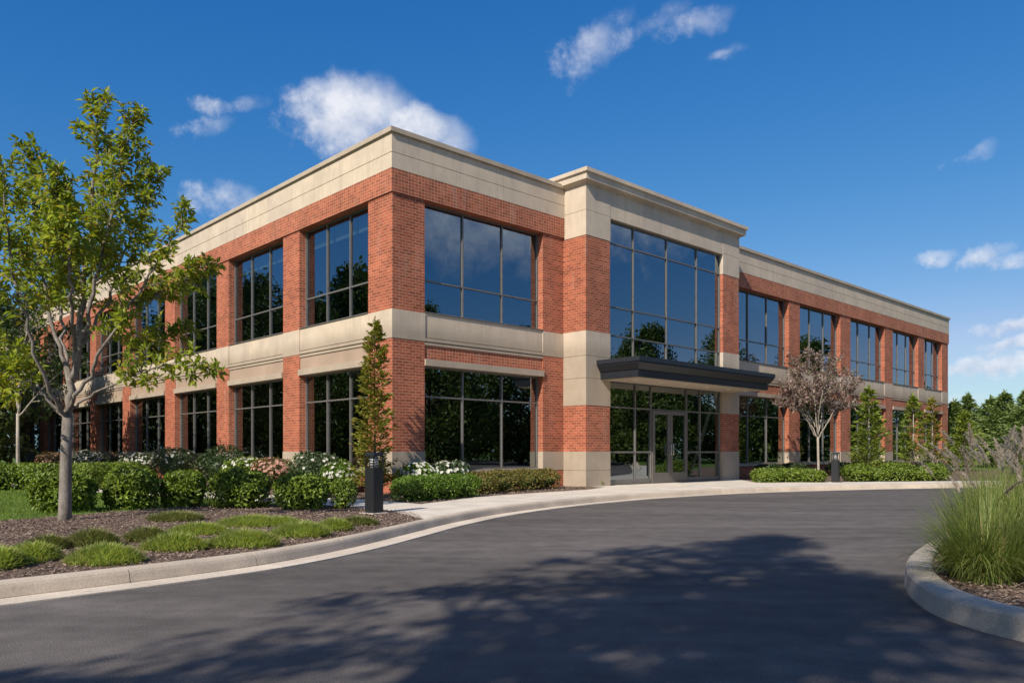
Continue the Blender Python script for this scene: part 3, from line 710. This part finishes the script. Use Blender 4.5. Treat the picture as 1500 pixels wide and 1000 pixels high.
# conifers
def conifer_parts(seed, h, rb, n, leaf, wid, droop=.15, clear=.06, r0=None, power=.85, ragged=.25):
    r = np.random.default_rng(seed); rd = random.Random(seed); b = MB(); r0 = r0 or h*.018
    b.tube([(0,0,-.1),(0,0,h*.3),(0,0,h*.97)], [r0, r0*.7, r0*.12], 7)
    P = []; D = []; nb = int(n/26)
    for k in range(nb):
        u = ((k+rd.random())/nb)**1.15; z = h*(clear+(1-clear)*u*.97); R = rb*(1-u)**power*rd.uniform(1-ragged,1+ragged*.6)+rb*.03; a = rd.uniform(0,6.283)
        rise = R*rd.uniform(.1,.55); e = np.array([math.cos(a)*R, math.sin(a)*R, rise]); s = np.array([0,0,z-rise*.3])
        if k % 3 == 0: b.tube([tuple(s), tuple(s+e*.9)], [r0*.18, r0*.05], 3)
        m = 26; t = r.random(m)**.7; q = s+e*t[:,None]; sd = np.array([-math.sin(a), math.cos(a), 0]); w = r.normal(0,1,m)*R*.2*(1.15-t)
        q = q+sd*w[:,None]+np.array([0,0,1])*r.normal(0,.04*R+.01,m)[:,None]
        dd = unit(e)*1. + sd*(np.sign(w)*.7)[:,None] + np.array([0,0,1])*r.normal(.15-droop,.3,m)[:,None]; P.append(q); D.append(dd)
    m = 40; P.append(np.stack([r.normal(0,.02*rb,m), r.normal(0,.02*rb,m), h*r.uniform(.9,1.,m)],1)); D.append(r.normal(0,.4,(m,3))+np.array([0,0,1]))
    P = np.concatenate(P); D = np.concatenate(D); n = len(P); N = unit(r.normal(0,.6,(n,3))+np.array([0,0,1.])); L = leaf*r.uniform(.6,1.3,n)
    V, Fc = leaves(P, D, N, L, L*wid, .2, .1); return b, np_mesh('crown', V, Fc)
def conifer(base, seed, h, rb, n, leaf, wid, mat, label, group=None, bark='dark', rz=0., name='conifer', **kw):
    b, me = conifer_parts(seed, h, rb, n, leaf, wid, **kw); root = empty(name, base, rz); tag(root, label, 'tree', group)
    b.build('trunk', BK[bark], root, True); link_mesh('crown', me, LF[mat], root); return root
gc = 'conifers screening the right end of the building'
for k, (px, top, Y, rb, sd, lb) in enumerate((
    (1398,588,47,1.9,61,'conifer just past the right end wall of the building'),(1418,578,52,2.2,62,'pointed conifer second from the right end wall'),(1452,583,50,2.7,63,'broad conifer with two tops in the evergreen screen'),
    (1472,575,46,2.4,64,'tall sharp tipped conifer in the middle of the evergreen screen'),(1505,572,44,2.6,65,'dark conifer cut by the edge of the photo'),(1435,600,58,2.6,66,'low conifer filling the gap at the rear of the screen'),
    (1488,598,57,2.7,67,'dull green conifer set back in the evergreen screen'),(1540,580,50,2.8,68,'conifer just outside the edge beyond the evergreen screen'))):
    p = wp(px, 661, Y); conifer((p.x, Y, GZ), sd, EYE+(HY-top)*Y/F-GZ, rb, 7000, .26, .30, 'spruce', lb, gc, power=1.0, ragged=.55)
p = wp(1413,661,38.); conifer((p.x,38.,GZ), 71, 2.9, 1.0, 3200, .17, .35, 'lime', 'yellow green young conifer in front of the dark evergreen screen', None, power=.7, ragged=.3)
# young upright trees along the right wing
def at(px, py): q = gp(px, py); return (q.x, q.y, GZ)
conifer(at(1273,700), 72, 3.25, .72, 3600, .15, .34, 'lime', 'full bright green conical tree left of the other young trees by the right wing', 'young trees by the right wing', 'pale', power=.62, ragged=.3, clear=.12)
conifer(at(1338,698), 73, 3.05, .56, 2300, .15, .34, 'lime', 'thin airy green tree with pale trunk second along the right wing', 'young trees by the right wing', 'pale', power=.55, ragged=.4, clear=.2, r0=.045)
conifer(at(1366,694), 74, 3.2, .42, 1500, .16, .34, 'column', 'sparse orange tinged tree nearest the far corner of the right wing', 'young trees by the right wing', 'pale', power=.5, ragged=.4, clear=.18)
# columnar tree at the building corner
conifer((-2.87,16.35,GZ), 75, 3.72, .47, 6800, .085, .5, 'column', 'narrow columnar tree growing against the brick corner pier', None, 'dark', power=.42, ragged=.3, clear=.06, r0=.035, name='tree')

# purple crape myrtle by the right wing
Bm = Vector(at(1199,699.5)); Ym = Bm.y
def lm(*pts, **k): return dict(p=[wp(x, y, Ym+dy) for x, y, dy in pts], n='m', **k)
LM = [lm((1198,642,0),(1186,615,.1),(1172,580,.3),(1165,545,.4),r=.022), lm((1198,642,0),(1194,600,-.1),(1190,560,-.2),(1188,522,-.2),r=.022), lm((1199,640,0),(1204,600,.3),(1212,560,.5),(1218,525,.5),r=.022),
      lm((1199,642,0),(1214,615,-.2),(1232,582,-.4),(1248,552,-.5),r=.022), lm((1198,640,0),(1200,600,-.6),(1206,560,-.9),(1200,520,-.9),r=.018), lm((1190,620,0),(1170,595,-.4),(1160,565,-.5),r=.018), lm((1206,620,0),(1230,600,.5),(1256,560,.6),r=.018),
      lm((1196,640,0),(1180,612,-.2),(1164,592,-.3),(1152,572,-.4),r=.018), lm((1194,625,0),(1178,590,.5),(1168,550,.8),(1164,525,.8),r=.018),
      lm((1199,640,0),(1197,600,.7),(1206,555,1.),r=.022)]
mt = young_tree(Bm, LM, [Bm+Vector((0,0,-.1)), Bm+Vector((0,0,.2)), wp(1198.5,665,Ym), wp(1198,640,Ym)], .046, 'pale trunked crape myrtle with purple gray crown by the right wing', 81, twig=.95, leaf=.115, mat='myrtle', bark='pale', ntw=12, start=.38, step=.022, sub=4)

# ------------------------------------------------------------------ hedges and shrubs
gh = 'clipped hedge blocks along the front bed'
for k, (px, py, w, h, sd, lb) in enumerate((
    (93,752,96,.66,101,'clipped round hedge block directly behind the young tree trunk'),(192,747,82,.72,102,'clipped hedge block first to the right of the young tree'),
    (268,744,66,.66,103,'narrower clipped hedge block between two wider ones in the front row'),(353,746,92,.70,104,'clipped hedge block next to last in the front row'),
    (441,748,84,.62,106,'clipped hedge block last in the front row before the round bush'))):
    q = gp(px, py); W = w/F*q.y; q.y += W*.42; q.x *= q.y/(q.y-W*.42)
    shrub((q.x,q.y,GZ), W*.45, W*.40, h*.88, 'hedge', lb, gh, 5200, .068, 2.9, sd, 'hedge_block', 'hedge', lumpy=.2)
shrub(at(503,745), .21, .2, .5, 'hedge', 'small round bush beside the near bollard', None, 1100, .055, 2.4, 111, name='bush')
gl = 'long clipped hedge along the left walk'
for k, (px, py, lb) in enumerate(((-20,718,'long hedge piece cut by the left edge of the photo'),(42,718,'long hedge piece left of the young tree trunk'),(105,716,'long hedge piece partly hidden by the young tree trunk'),(160,714,'long hedge piece at the end behind the front row'))):
    q = gp(px, py); shrub((q.x,q.y+.3,GZ), .95, .5, .62, 'hedge', lb, gl, 4600, .075, 4.5, 120+k, 'hedge_block', 'hedge', lumpy=.1, rz=-.5)
# shrubs against the left facade
def fline(px, off, left):
    "point seen at column px on a line a little in front of a facade"
    V_ = Vector((-.6870,.7266,0)); P = C0 - (U0 if left else V_)*off; D = V_ if left else U0; r_ = (px-CX)/F
    k_ = (r_*P.y-P.x)/(D.x-r_*D.y); return P + D*k_
for px, py, rx, h, mat, fl, nf, sd, lb in (
    (78,704,.75,.85,'rose','pink',120,131,'reddish flowering shrub left of the young tree trunk'),(130,706,.68,.92,'bluegreen','petal',150,132,'white flowering shrub just right of the tree trunk by the facade'),
    (172,706,.62,.72,'dark',None,0,133,'dark low shrub between two white flowering shrubs'),(205,706,.66,.86,'bluegreen','petal',140,134,'white flowering shrub behind the first hedge blocks'),
    (258,706,.72,1.05,'bluegreen','petal',40,135,'tall blue green shrub with a few white flowers by the left facade'),(325,712,.68,1.05,'dark',None,0,136,'tall dark glossy shrub left of the pale pink flowers'),
    (360,714,.6,.78,'hedge','petal',60,137,'light green shrub dotted with white by the left facade'),(402,714,.55,.76,'rose','pink',95,138,'peach pink flowering shrub left of the rounded blue green bush'),
    (463,714,.62,.92,'bluegreen','petal',18,139,'rounded blue green bush left of the columnar tree'),(497,724,.42,.68,'box','petal',60,140,'white flowering bush between the blue green bush and bollard'),
    (612,718,.48,.66,'box','petal',110,141,'white flowering bush under the brick corner pier'),(655,714,.52,.72,'bluegreen','petal',70,142,'spiky leaved white flowering bush under the ground floor window')):
    q = fline(px, 1.0 if px < 480 else .75, px < 560); shrub((q.x,q.y,GZ), rx, rx*.8, h, mat, lb, None, 2400 if px < 480 else 1800, .07, 2.3, sd, 'flowering_shrub' if fl else 'shrub', 'shrub', fl, int(nf*1.4), .05, lumpy=.25)
# boxwood row and olive shrubs before the corner window
for px, py, rx, h, sd, lb in ((604,735,.42,.46,151,'bright boxwood at the bollard end of the corner row'),(638,732,.44,.47,152,'bright boxwood in the middle of the corner row'),(672,729,.42,.46,153,'bright boxwood at the far end of the corner row')):
    q = gp(px, py); q.y += .25; shrub((q.x,q.y,GZ), rx, .36, h, 'box', lb, 'boxwood row by the corner', 2600, .05, 3.4, sd, 'boxwood', 'hedge', lumpy=.1, rz=.6)
for px, py, rx, h, sd, lb in ((700,724,.46,.48,161,'olive shrub next to the bright boxwood row'),(735,721,.48,.50,162,'olive shrub second from the bright boxwood row'),(768,718,.5,.52,163,'olive shrub third from the bright boxwood row'),(797,716,.42,.48,164,'olive shrub nearest the stone entrance pier in its row')):
    q = gp(px, py); q.y += .2; shrub((q.x,q.y,GZ), rx, .4, h, 'olive', lb, 'low olive shrubs under the corner window', 1900, .05, 2.6, sd, 'shrub', 'shrub', lumpy=.22)
shrub(at(829,711), .33, .3, .46, 'olive', 'airy small shrub at the foot of the stone entrance pier', None, 700, .045, 2., 171, lumpy=.35)
shrub(at(880,712), .07, .07, .15, 'box', 'tiny weed sprouting at the base of the stone entrance pier', None, 90, .045, 2., 172, 'weed', 'plant', lumpy=.3)
gr = 'low shrubs along the right wing'
for k, px in enumerate((1130,1160,1190,1262,1290,1318,1352,1382)):
    py = 707-.010*(px-1130); q = gp(px, py); q.y += .35
    lb = ['low shrub nearest the entrance along the right wing','low shrub left of the myrtle trunk','low shrub at the foot of the myrtle trunk','low shrub just right of the far bollard','low shrub in front of the full conical tree','low shrub between the conical tree and the thin airy tree','low shrub just right of the thin airy tree','low shrub farthest along the right wing'][k]
    shrub((q.x,q.y+.15*math.sin(k*2.1),GZ), .46+.09*math.sin(k*1.7), .44, .40+.07*math.sin(k*2.9)+.08*(px > 1240), 'hedge', lb, gr, 2200, .075, 2.8, 180+k, lumpy=.2)
for k, (t_, sd) in enumerate(((16.4,190),(18.2,191),(22.5,192),(24.5,193),(28.,194),(33.,195))):
    x, y = bw(t_, -1.3); shrub((x,y,GZ), .55, .45, .5, 'dark', ['dark shrub in the shade beside the entrance block','dark shrub under the first window right of the entrance','dark shrub behind the far bollard','dark shrub under the second right wing window','dark shrub behind the full conical tree','dark shrub behind the thin airy tree'][k], 'dark shrubs under the right wing windows', 1200, .08, 2.5, sd)

# ------------------------------------------------------------------ lilyturf clumps, lawn, mulch chips
def clump_mesh(n, R, h, seed, w=.009, seg=4, rx=1., lean=(.5,1.5), root=1., dome=0.):
    r = np.random.default_rng(seed); a = r.uniform(0, 6.283, n); q = np.sqrt(r.random(n))*R*root; th = r.uniform(0, 6.283, n)
    P = np.stack([np.cos(th)*q*rx, np.sin(th)*q, np.zeros(n)], 1); az = th+r.normal(0, .8, n); ln = r.uniform(*lean, n)*(.45+.65*q/(R*root))
    P[:, 2] = dome*(1-(q/(R*root))**2)
    V, Fc = blades(P, az, h*r.uniform(.65,1.2,n), ln, np.full(n, w)*r.uniform(.7,1.2,n), seg); return np_mesh('blades', V, Fc)
for k, (px, py, w, d, h, mt_, lb) in enumerate((
    (28,826,78,.42,.20,'lily','large lilyturf clump cut by the left edge of the photo'),(125,802,76,.30,.18,'lilydull','dull green lilyturf clump behind the bright left one'),(142,828,112,.34,.19,'lily','bright lilyturf clump nearest the kerb on the left'),
    (212,794,66,.2,.12,'lilydull','brownish low lilyturf clump between green ones'),(248,808,96,.3,.17,'lily','green lilyturf clump below the brownish one'),(284,784,92,.34,.13,'lily','pale bright lilyturf mat left of the middle of the bed'),
    (350,803,104,.34,.17,'lily','bright lilyturf clump nearest the kerb in the middle'),(362,772,106,.42,.13,'lily','wide lilyturf mat behind the middle clump'),(436,788,86,.32,.15,'lily','lilyturf clump by the kerb near its joint'),
    (487,778,52,.22,.13,'lily','small lilyturf clump left of the bollard'),(522,770,60,.25,.09,'lilydull','dull lilyturf patch at the foot of the bollard'),(250,764,80,.4,.08,'lilydull','thin faint lilyturf patch behind the pale mat'),(60,806,60,.25,.12,'lilydull','dull lilyturf tuft behind the clump at the left edge'),(408,770,60,.25,.10,'lily','lilyturf tuft in the gap between the wide mat and the kerb clump'),(-20,836,70,.34,.18,'lily','lilyturf clump mostly beyond the left edge of the photo'))):
    q = gp(px, py); W = w*1.16/F*q.y/2; d *= .78; o = link_mesh('lilyturf', clump_mesh(int(1900*max(W,.25)/.3), d, .095*(.85+.4*((k*.618)%1)), 200+k, .0105, 4, W/d, (.8,2.6), .84, h*.55), LF[mt_]); o.location = (q.x, q.y+d*.5, GZ); o.rotation_euler.z = 0
    tag(o, lb, 'plant', 'lilyturf clumps in the front bed')
def scatter(poly, n, seed, box_):
    r = np.random.default_rng(seed); x = r.uniform(box_[0], box_[1], n); y = r.uniform(box_[2], box_[3], n); k = in_poly(x, y, poly); return x[k], y[k], r
lawn_poly = [(-6.9,11.0),(-6.4,12.3),(-5.35,13.45),(-4.2,13.45),(-3.2,13.2),(-5.3,15.0),(-9.6,18.0),(-17,22.4),(-17,6),(-11.1,7.6),(-8.3,9.8)]
x, y, r = scatter(lawn_poly, 130000, 301, (-17,-3,6,22.5)); n = len(x); P = np.stack([x, y, np.full(n, GZ-.004)], 1)
V, Fc = blades(P, r.uniform(0,6.283,n), r.uniform(.03,.065,n), r.uniform(.2,1.2,n), np.full(n,.006), 2)
tag(link_mesh('grass', np_mesh('grass', V, Fc), LF['lawn']), 'mown green lawn behind the hedge blocks', 'grass', None, 'stuff')
def chips(poly, n, seed, bx, z, size=.035, label=None):
    x, y, r = scatter(poly, n, seed, bx); n = len(x); P = np.stack([x, y, z+r.uniform(0,.016,n)], 1); a = r.uniform(0,6.283,n)
    D = np.stack([np.cos(a), np.sin(a), r.normal(0,.35,n)], 1); N = unit(r.normal(0,.4,(n,3))+np.array([0,0,1.])); L = size*r.uniform(.5,1.6,n)
    V, Fc = leaves(P, D, N, L, L*.38, .1, .05); tag(link_mesh('bark_chips', np_mesh('bark_chips', V, Fc), M['chip']), label, 'mulch', None, 'stuff')
chips(bedA, 75000, 311, (-9,-1,5,13.5), GZ+.006, .030, 'brown bark chips over the front bed')
chips(bedB, 26000, 312, (-5,3,13,21), GZ+.006, .04, 'brown bark chips in the bed round the building corner')
chips([tuple(p) for p in inner], 26000, 313, (2.8,6.5,3.3,9), .118, .035, 'dark bark chips in the kerbed island')

# ------------------------------------------------------------------ fountain grass in the island
def plume_mesh(n, H, seed, spread=.35, plen=.20, lean=.75):
    r = np.random.default_rng(seed); Vs = []; Fs = []; o = 0; st = MB()
    for k in range(n):
        a = r.uniform(0,6.283); l = r.uniform(.1,lean); h = H*r.uniform(.8,1.12); p = np.array([r.normal(0,spread*.3), r.normal(0,spread*.3), 0.]); pts = [p.copy()]
        for j in range(6):
            ang = l*(.3+.9*j/5); p = p+np.array([math.cos(a)*math.sin(ang), math.sin(a)*math.sin(ang), math.cos(ang)])*h/6; pts.append(p.copy())
        st.tube([tuple(q) for q in pts], .0016, 3)
        t = r.random(200); d = pts[-1]-pts[-2]; d = d/np.linalg.norm(d); P = pts[-1]+d*(t*plen-plen*.3)[:,None]+np.array([math.cos(a),math.sin(a),-.5])*(t**2*plen*.18)[:,None]
        D = unit(d+r.normal(0,.42,(200,3))); V, Fc = leaves(P, D, unit(r.normal(size=(200,3))), .042*(1.1-.6*t), .0035, .1, .1); Vs.append(V); Fs.append(Fc+o); o += len(V)
    return st, np_mesh('plumes', np.concatenate(Vs), np.concatenate(Fs))
def fountain(loc, h, R, n, label, seed, npl=14, plmat='plume', pH=1.1, mat='reed'):
    root = empty('fountain_grass', loc); tag(root, label, 'ornamental grass', 'fountain grasses in the kerbed island')
    r = np.random.default_rng(seed); th = r.uniform(0,6.283,n); q = np.sqrt(r.random(n))*R*.42; P = np.stack([np.cos(th)*q, np.sin(th)*q, np.zeros(n)],1)
    V, Fc = blades(P, th+r.normal(0,.5,n), h*.9*r.uniform(.55,1.15,n), r.uniform(.15,2.7,n), np.full(n,.0058)*r.uniform(.6,1.2,n), 6); link_mesh('blades', np_mesh('blades', V, Fc), LF[mat], root)
    if npl:
        st, me = plume_mesh(npl, pH, seed+1, R*.6); st.build('stalks', LF['reed'], root); pl = link_mesh('plumes', me, LF[plmat], root)
    return root
fountain((3.42,5.66,.12), .74, .52, 2000, 'full fountain grass clump at the rounded tip of the island', 401, 8, 'plume', .92)
fountain((4.02,6.05,.12), .76, .55, 2000, 'fountain grass clump cut by the photo edge in the island', 402, 8, 'plume', .95)
fountain((4.55,7.35,.12), .84, .6, 2000, 'bright fountain grass clump second behind the island tip', 403, 8, 'grayplume', 1.0)
fountain((5.25,8.45,.12), .86, .6, 1200, 'gray plumed fountain grass by the far kerb of the island', 404, 14, 'grayplume', .93)
fountain((5.45,7.9,.12), .84, .6, 1200, 'fountain grass clump with gray plumes beside the photo edge', 407, 12, 'grayplume', .95)
fountain((6.2,9.7,.12), .9, .6, 1100, 'pink beige plumed fountain grass deeper in the island', 405, 48, 'plume', 1.02)
fountain((7.0,10.6,.12), .9, .6, 1100, 'fountain grass with tall gray plumes deepest in the island', 406, 44, 'grayplume', 1.02)

# ------------------------------------------------------------------ bollard lights
def bollard(loc, rz, label):
    root = empty('bollard_light', loc, rz); tag(root, label, 'bollard light', 'bollard lights along the walk'); w = .098
    b = MB(); b.box(-w,w,-w,w,0,.70); b.box(-w,w,-w,w,.88,.905); b.frustum((-w,w,-w,w),.905,(-w*.86,w*.86,-w*.86,w*.86),.935)
    for sx in (-1,1):
        for sy in (-1,1): b.box(sx*w*.84, sx*w, sy*w*.84, sy*w, .70, .88)
    b.build('post', M['bollard'], root)
    b = MB(); b.box(-.16,.16,-.16,.16,-.03,.018); b.build('base_plate', M['walk'], root)
    b = MB(); b.tube([(0,0,.705),(0,0,.875)], .066, 20); b.build('lens', M['lens'], root, True)
    b = MB()
    for z in (.735,.775,.815,.85): b.tube([(0,0,z),(0,0,z+.008)], [.088,.07], 20)
    b.build('louvre', M['bollard'], root)
    return root
b1 = bollard((gp(548,752).x, gp(548,752).y, GZ), rad(52), 'dark square bollard light at the walk corner by the front bed')
b2 = copy_tree(b1); b2.location = at(1224,707); tag(b2, 'dark square bollard light beside the purple gray myrtle')

# ------------------------------------------------------------------ camera, sun, sky
cam = bpy.data.cameras.new('camera'); co = bpy.data.objects.new('camera', cam); COL.objects.link(co)
co.location = (0, 0, EYE); co.rotation_euler = (rad(90), 0, 0); cam.sensor_width = 36; cam.lens = 36*F/1500; cam.shift_y = (HY-500)/1500; cam.clip_end = 3000; scn.camera = co
Ld = Vector((1.783, 3.062, -2.75)).normalized()
EL = math.asin(-Ld.z); AZ = math.atan2(-Ld.x, -Ld.y)
sun = bpy.data.lights.new('sun', 'SUN'); so = bpy.data.objects.new('sun', sun); COL.objects.link(so)
sun.energy = 4.6; sun.angle = rad(.42); sun.color = (1., .92, .80); so.rotation_euler = Ld.to_track_quat('-Z', 'Y').to_euler(); so.location = (-20, -30, 40)

w = bpy.data.worlds.new('World'); scn.world = w; w.use_nodes = True
t = NT(w.node_tree); bg = t.n['Background']
sky = t.new('ShaderNodeTexSky', sky_type='NISHITA', sun_disc=False, sun_elevation=EL, sun_rotation=AZ, air_density=1.0, dust_density=.25, ozone_density=3.0)
STR = .10; bg.inputs[1].default_value = STR
hs = t.new('ShaderNodeHueSaturation'); hs.inputs['Saturation'].default_value = 1.0; hs.inputs['Value'].default_value = 1.0; t.put(hs.inputs['Color'], sky.outputs[0])
sc_ = t.new('ShaderNodeSeparateColor'); t.put(sc_.inputs[0], hs.outputs[0])       # clear deep blue air, as through a polariser
def chan(i, g_, k_): return t.math('MULTIPLY', t.math('POWER', t.math('MULTIPLY', sc_.outputs[i], STR), g_), k_/STR)
cg = chan(1, 1.0, .77); cc_ = t.new('ShaderNodeCombineColor'); t.put(cc_.inputs[0], t.math('MINIMUM', chan(0, 1.95, 1.91), t.math('MULTIPLY', cg, .70))); t.put(cc_.inputs[1], cg); t.put(cc_.inputs[2], chan(2, .62, .807))
gen = t.new('ShaderNodeTexCoord').outputs['Generated']; nrm = t.new('ShaderNodeVectorMath', operation='NORMALIZE'); t.put(nrm.inputs[0], gen)
sp = t.new('ShaderNodeSeparateXYZ'); t.put(sp.inputs[0], nrm.outputs[0])
az = t.math('ARCTAN2', sp.outputs[0], sp.outputs[1]); el = t.math('ARCSINE', sp.outputs[2])
n1 = t.noise(nrm.outputs[0], 9., 8, .62); n2 = t.noise(nrm.outputs[0], 26., 9, .68); nw = t.noise(nrm.outputs[0], 5., 4, .6)
azw = t.math('ADD', az, t.math('ADD', t.math('MULTIPLY', t.math('SUBTRACT', n1, .5), .13), t.math('MULTIPLY', t.math('SUBTRACT', n2, .5), .03))); elw = t.math('ADD', el, t.math('ADD', t.math('MULTIPLY', t.math('SUBTRACT', nw, .5), .07), t.math('MULTIPLY', t.math('SUBTRACT', n2, .5), .035)))
def dirpx(px, py):
    x, z = (px-CX)/F, (HY-py)/F; return math.atan2(x, 1.), math.atan2(z, math.hypot(x, 1.))
clouds = [(505,178,112,56,1.35,0),(615,196,82,36,1.3,-.15),(455,168,62,42,1.2,0),(345,150,52,13,.62,.25),(312,186,34,12,.42,.4),(408,124,52,12,.36,.1),(330,298,62,26,.85,0),
    (850,55,56,40,.85,.5),(885,20,60,24,.5,.3),(930,30,75,18,.45,.3),(1005,24,62,15,.42,.1),(1072,62,24,8,.3,0),(822,80,30,20,.62,0),
    (1422,233,32,10,.55,.25),(1363,381,36,9,.72,0),(1448,380,30,13,.75,.2),(1488,390,34,10,.7,0),(1490,486,46,11,1.0,0),(1494,516,48,10,.95,.1),(1440,546,84,13,1.1,0),(1412,592,42,10,.6,0)]
cl = [(*dirpx(a, b_), rx/F*.97, ry/F*.97, s_, ro) for a, b_, rx, ry, s_, ro in clouds]
for a, e, rx, ry, s_ in ((92,17,12,4,1.1),(106,25,11,4,1.1),(120,14,13,4,1.0),(78,20,6,2.5,.8),(66,24,9,3.4,1.0),(135,22,9,3.2,.9),(-82,22,8,3.,.8),(-100,16,10,3.2,.9),(-68,28,6,2.2,.6),(98,33,9,3,.7)):
    cl.append((rad(a), rad(e), rad(rx), rad(ry), s_, 0.))
acc = None; low = None
for a, e, rx, ry, s_, ro in cl:
    dx = t.math('SUBTRACT', azw, a); dy = t.math('SUBTRACT', elw, e)
    if ro:
        c_, s2 = math.cos(ro), math.sin(ro)
        dx, dy = t.math('ADD', t.math('MULTIPLY', dx, c_), t.math('MULTIPLY', dy, s2)), t.math('SUBTRACT', t.math('MULTIPLY', dy, c_), t.math('MULTIPLY', dx, s2))
    ex = t.math('MULTIPLY', dx, 1/rx); ey = t.math('MULTIPLY', dy, 1/ry)
    q = t.math('ADD', t.math('MULTIPLY', ex, ex), t.math('MULTIPLY', ey, ey))
    m_ = t.math('MULTIPLY', t.math('SUBTRACT', 1.35, q), s_*.74); m_ = t.math('MAXIMUM', m_, -1.)
    sh_ = t.math('MULTIPLY', ey, t.math('MULTIPLY', t.math('MAXIMUM', t.math('SUBTRACT', 1.6, q), 0.), .5))
    acc = m_ if acc is None else t.math('MAXIMUM', acc, m_); low = sh_ if low is None else t.math('ADD', low, sh_)
fb = t.math('ADD', t.math('MULTIPLY', t.math('SUBTRACT', n1, .5), 3.0), t.math('MULTIPLY', t.math('SUBTRACT', n2, .5), .9))
den = t.math('ADD', acc, fb)
nd = t.new('ShaderNodeMapRange', interpolation_type='SMOOTHSTEP'); t.put(nd.inputs[0], den); nd.inputs[1].default_value = .0; nd.inputs[2].default_value = 1.45; nd.inputs[3].default_value = 0; nd.inputs[4].default_value = .93
up = t.new('ShaderNodeVectorMath', operation='ADD'); t.put(up.inputs[0], nrm.outputs[0]); up.inputs[1].default_value = (-.012, 0, .016)
n2u = t.noise(up.outputs[0], 26., 5, .6); n1u = t.noise(up.outputs[0], 9., 5, .62)
relief = t.math('ADD', t.math('MULTIPLY', t.math('SUBTRACT', n1, n1u), 3.0), t.math('MULTIPLY', t.math('SUBTRACT', n2, n2u), .55))
lit = t.ramp(t.math('ADD', t.math('MULTIPLY', low, .5), relief), -.55, .35)
ccol = t.mix(lit, tuple(x/STR for x in (.40,.47,.62)), tuple(x/STR for x in (.78,.79,.84)))
dt = t.new('ShaderNodeVectorMath', operation='DOT_PRODUCT'); t.put(dt.inputs[0], nrm.outputs[0]); dt.inputs[1].default_value = tuple(-Ld)
wsun = t.new('ShaderNodeMapRange', interpolation_type='SMOOTHSTEP'); t.put(wsun.inputs[0], dt.outputs['Value']); wsun.inputs[1].default_value = .30; wsun.inputs[2].default_value = .75
t.put(bg.inputs[0], t.mix(nd.outputs[0], t.mix(wsun.outputs[0], cc_.outputs[0], hs.outputs[0]), ccol))

scn.view_settings.view_transform = 'Standard'; scn.view_settings.look = 'None'; scn.view_settings.exposure = .2; scn.view_settings.gamma = 1
scn.cycles.max_bounces = 8; scn.cycles.transparent_max_bounces = 12; scn.cycles.use_denoising = True
scn.cycles.sample_clamp_indirect = 6
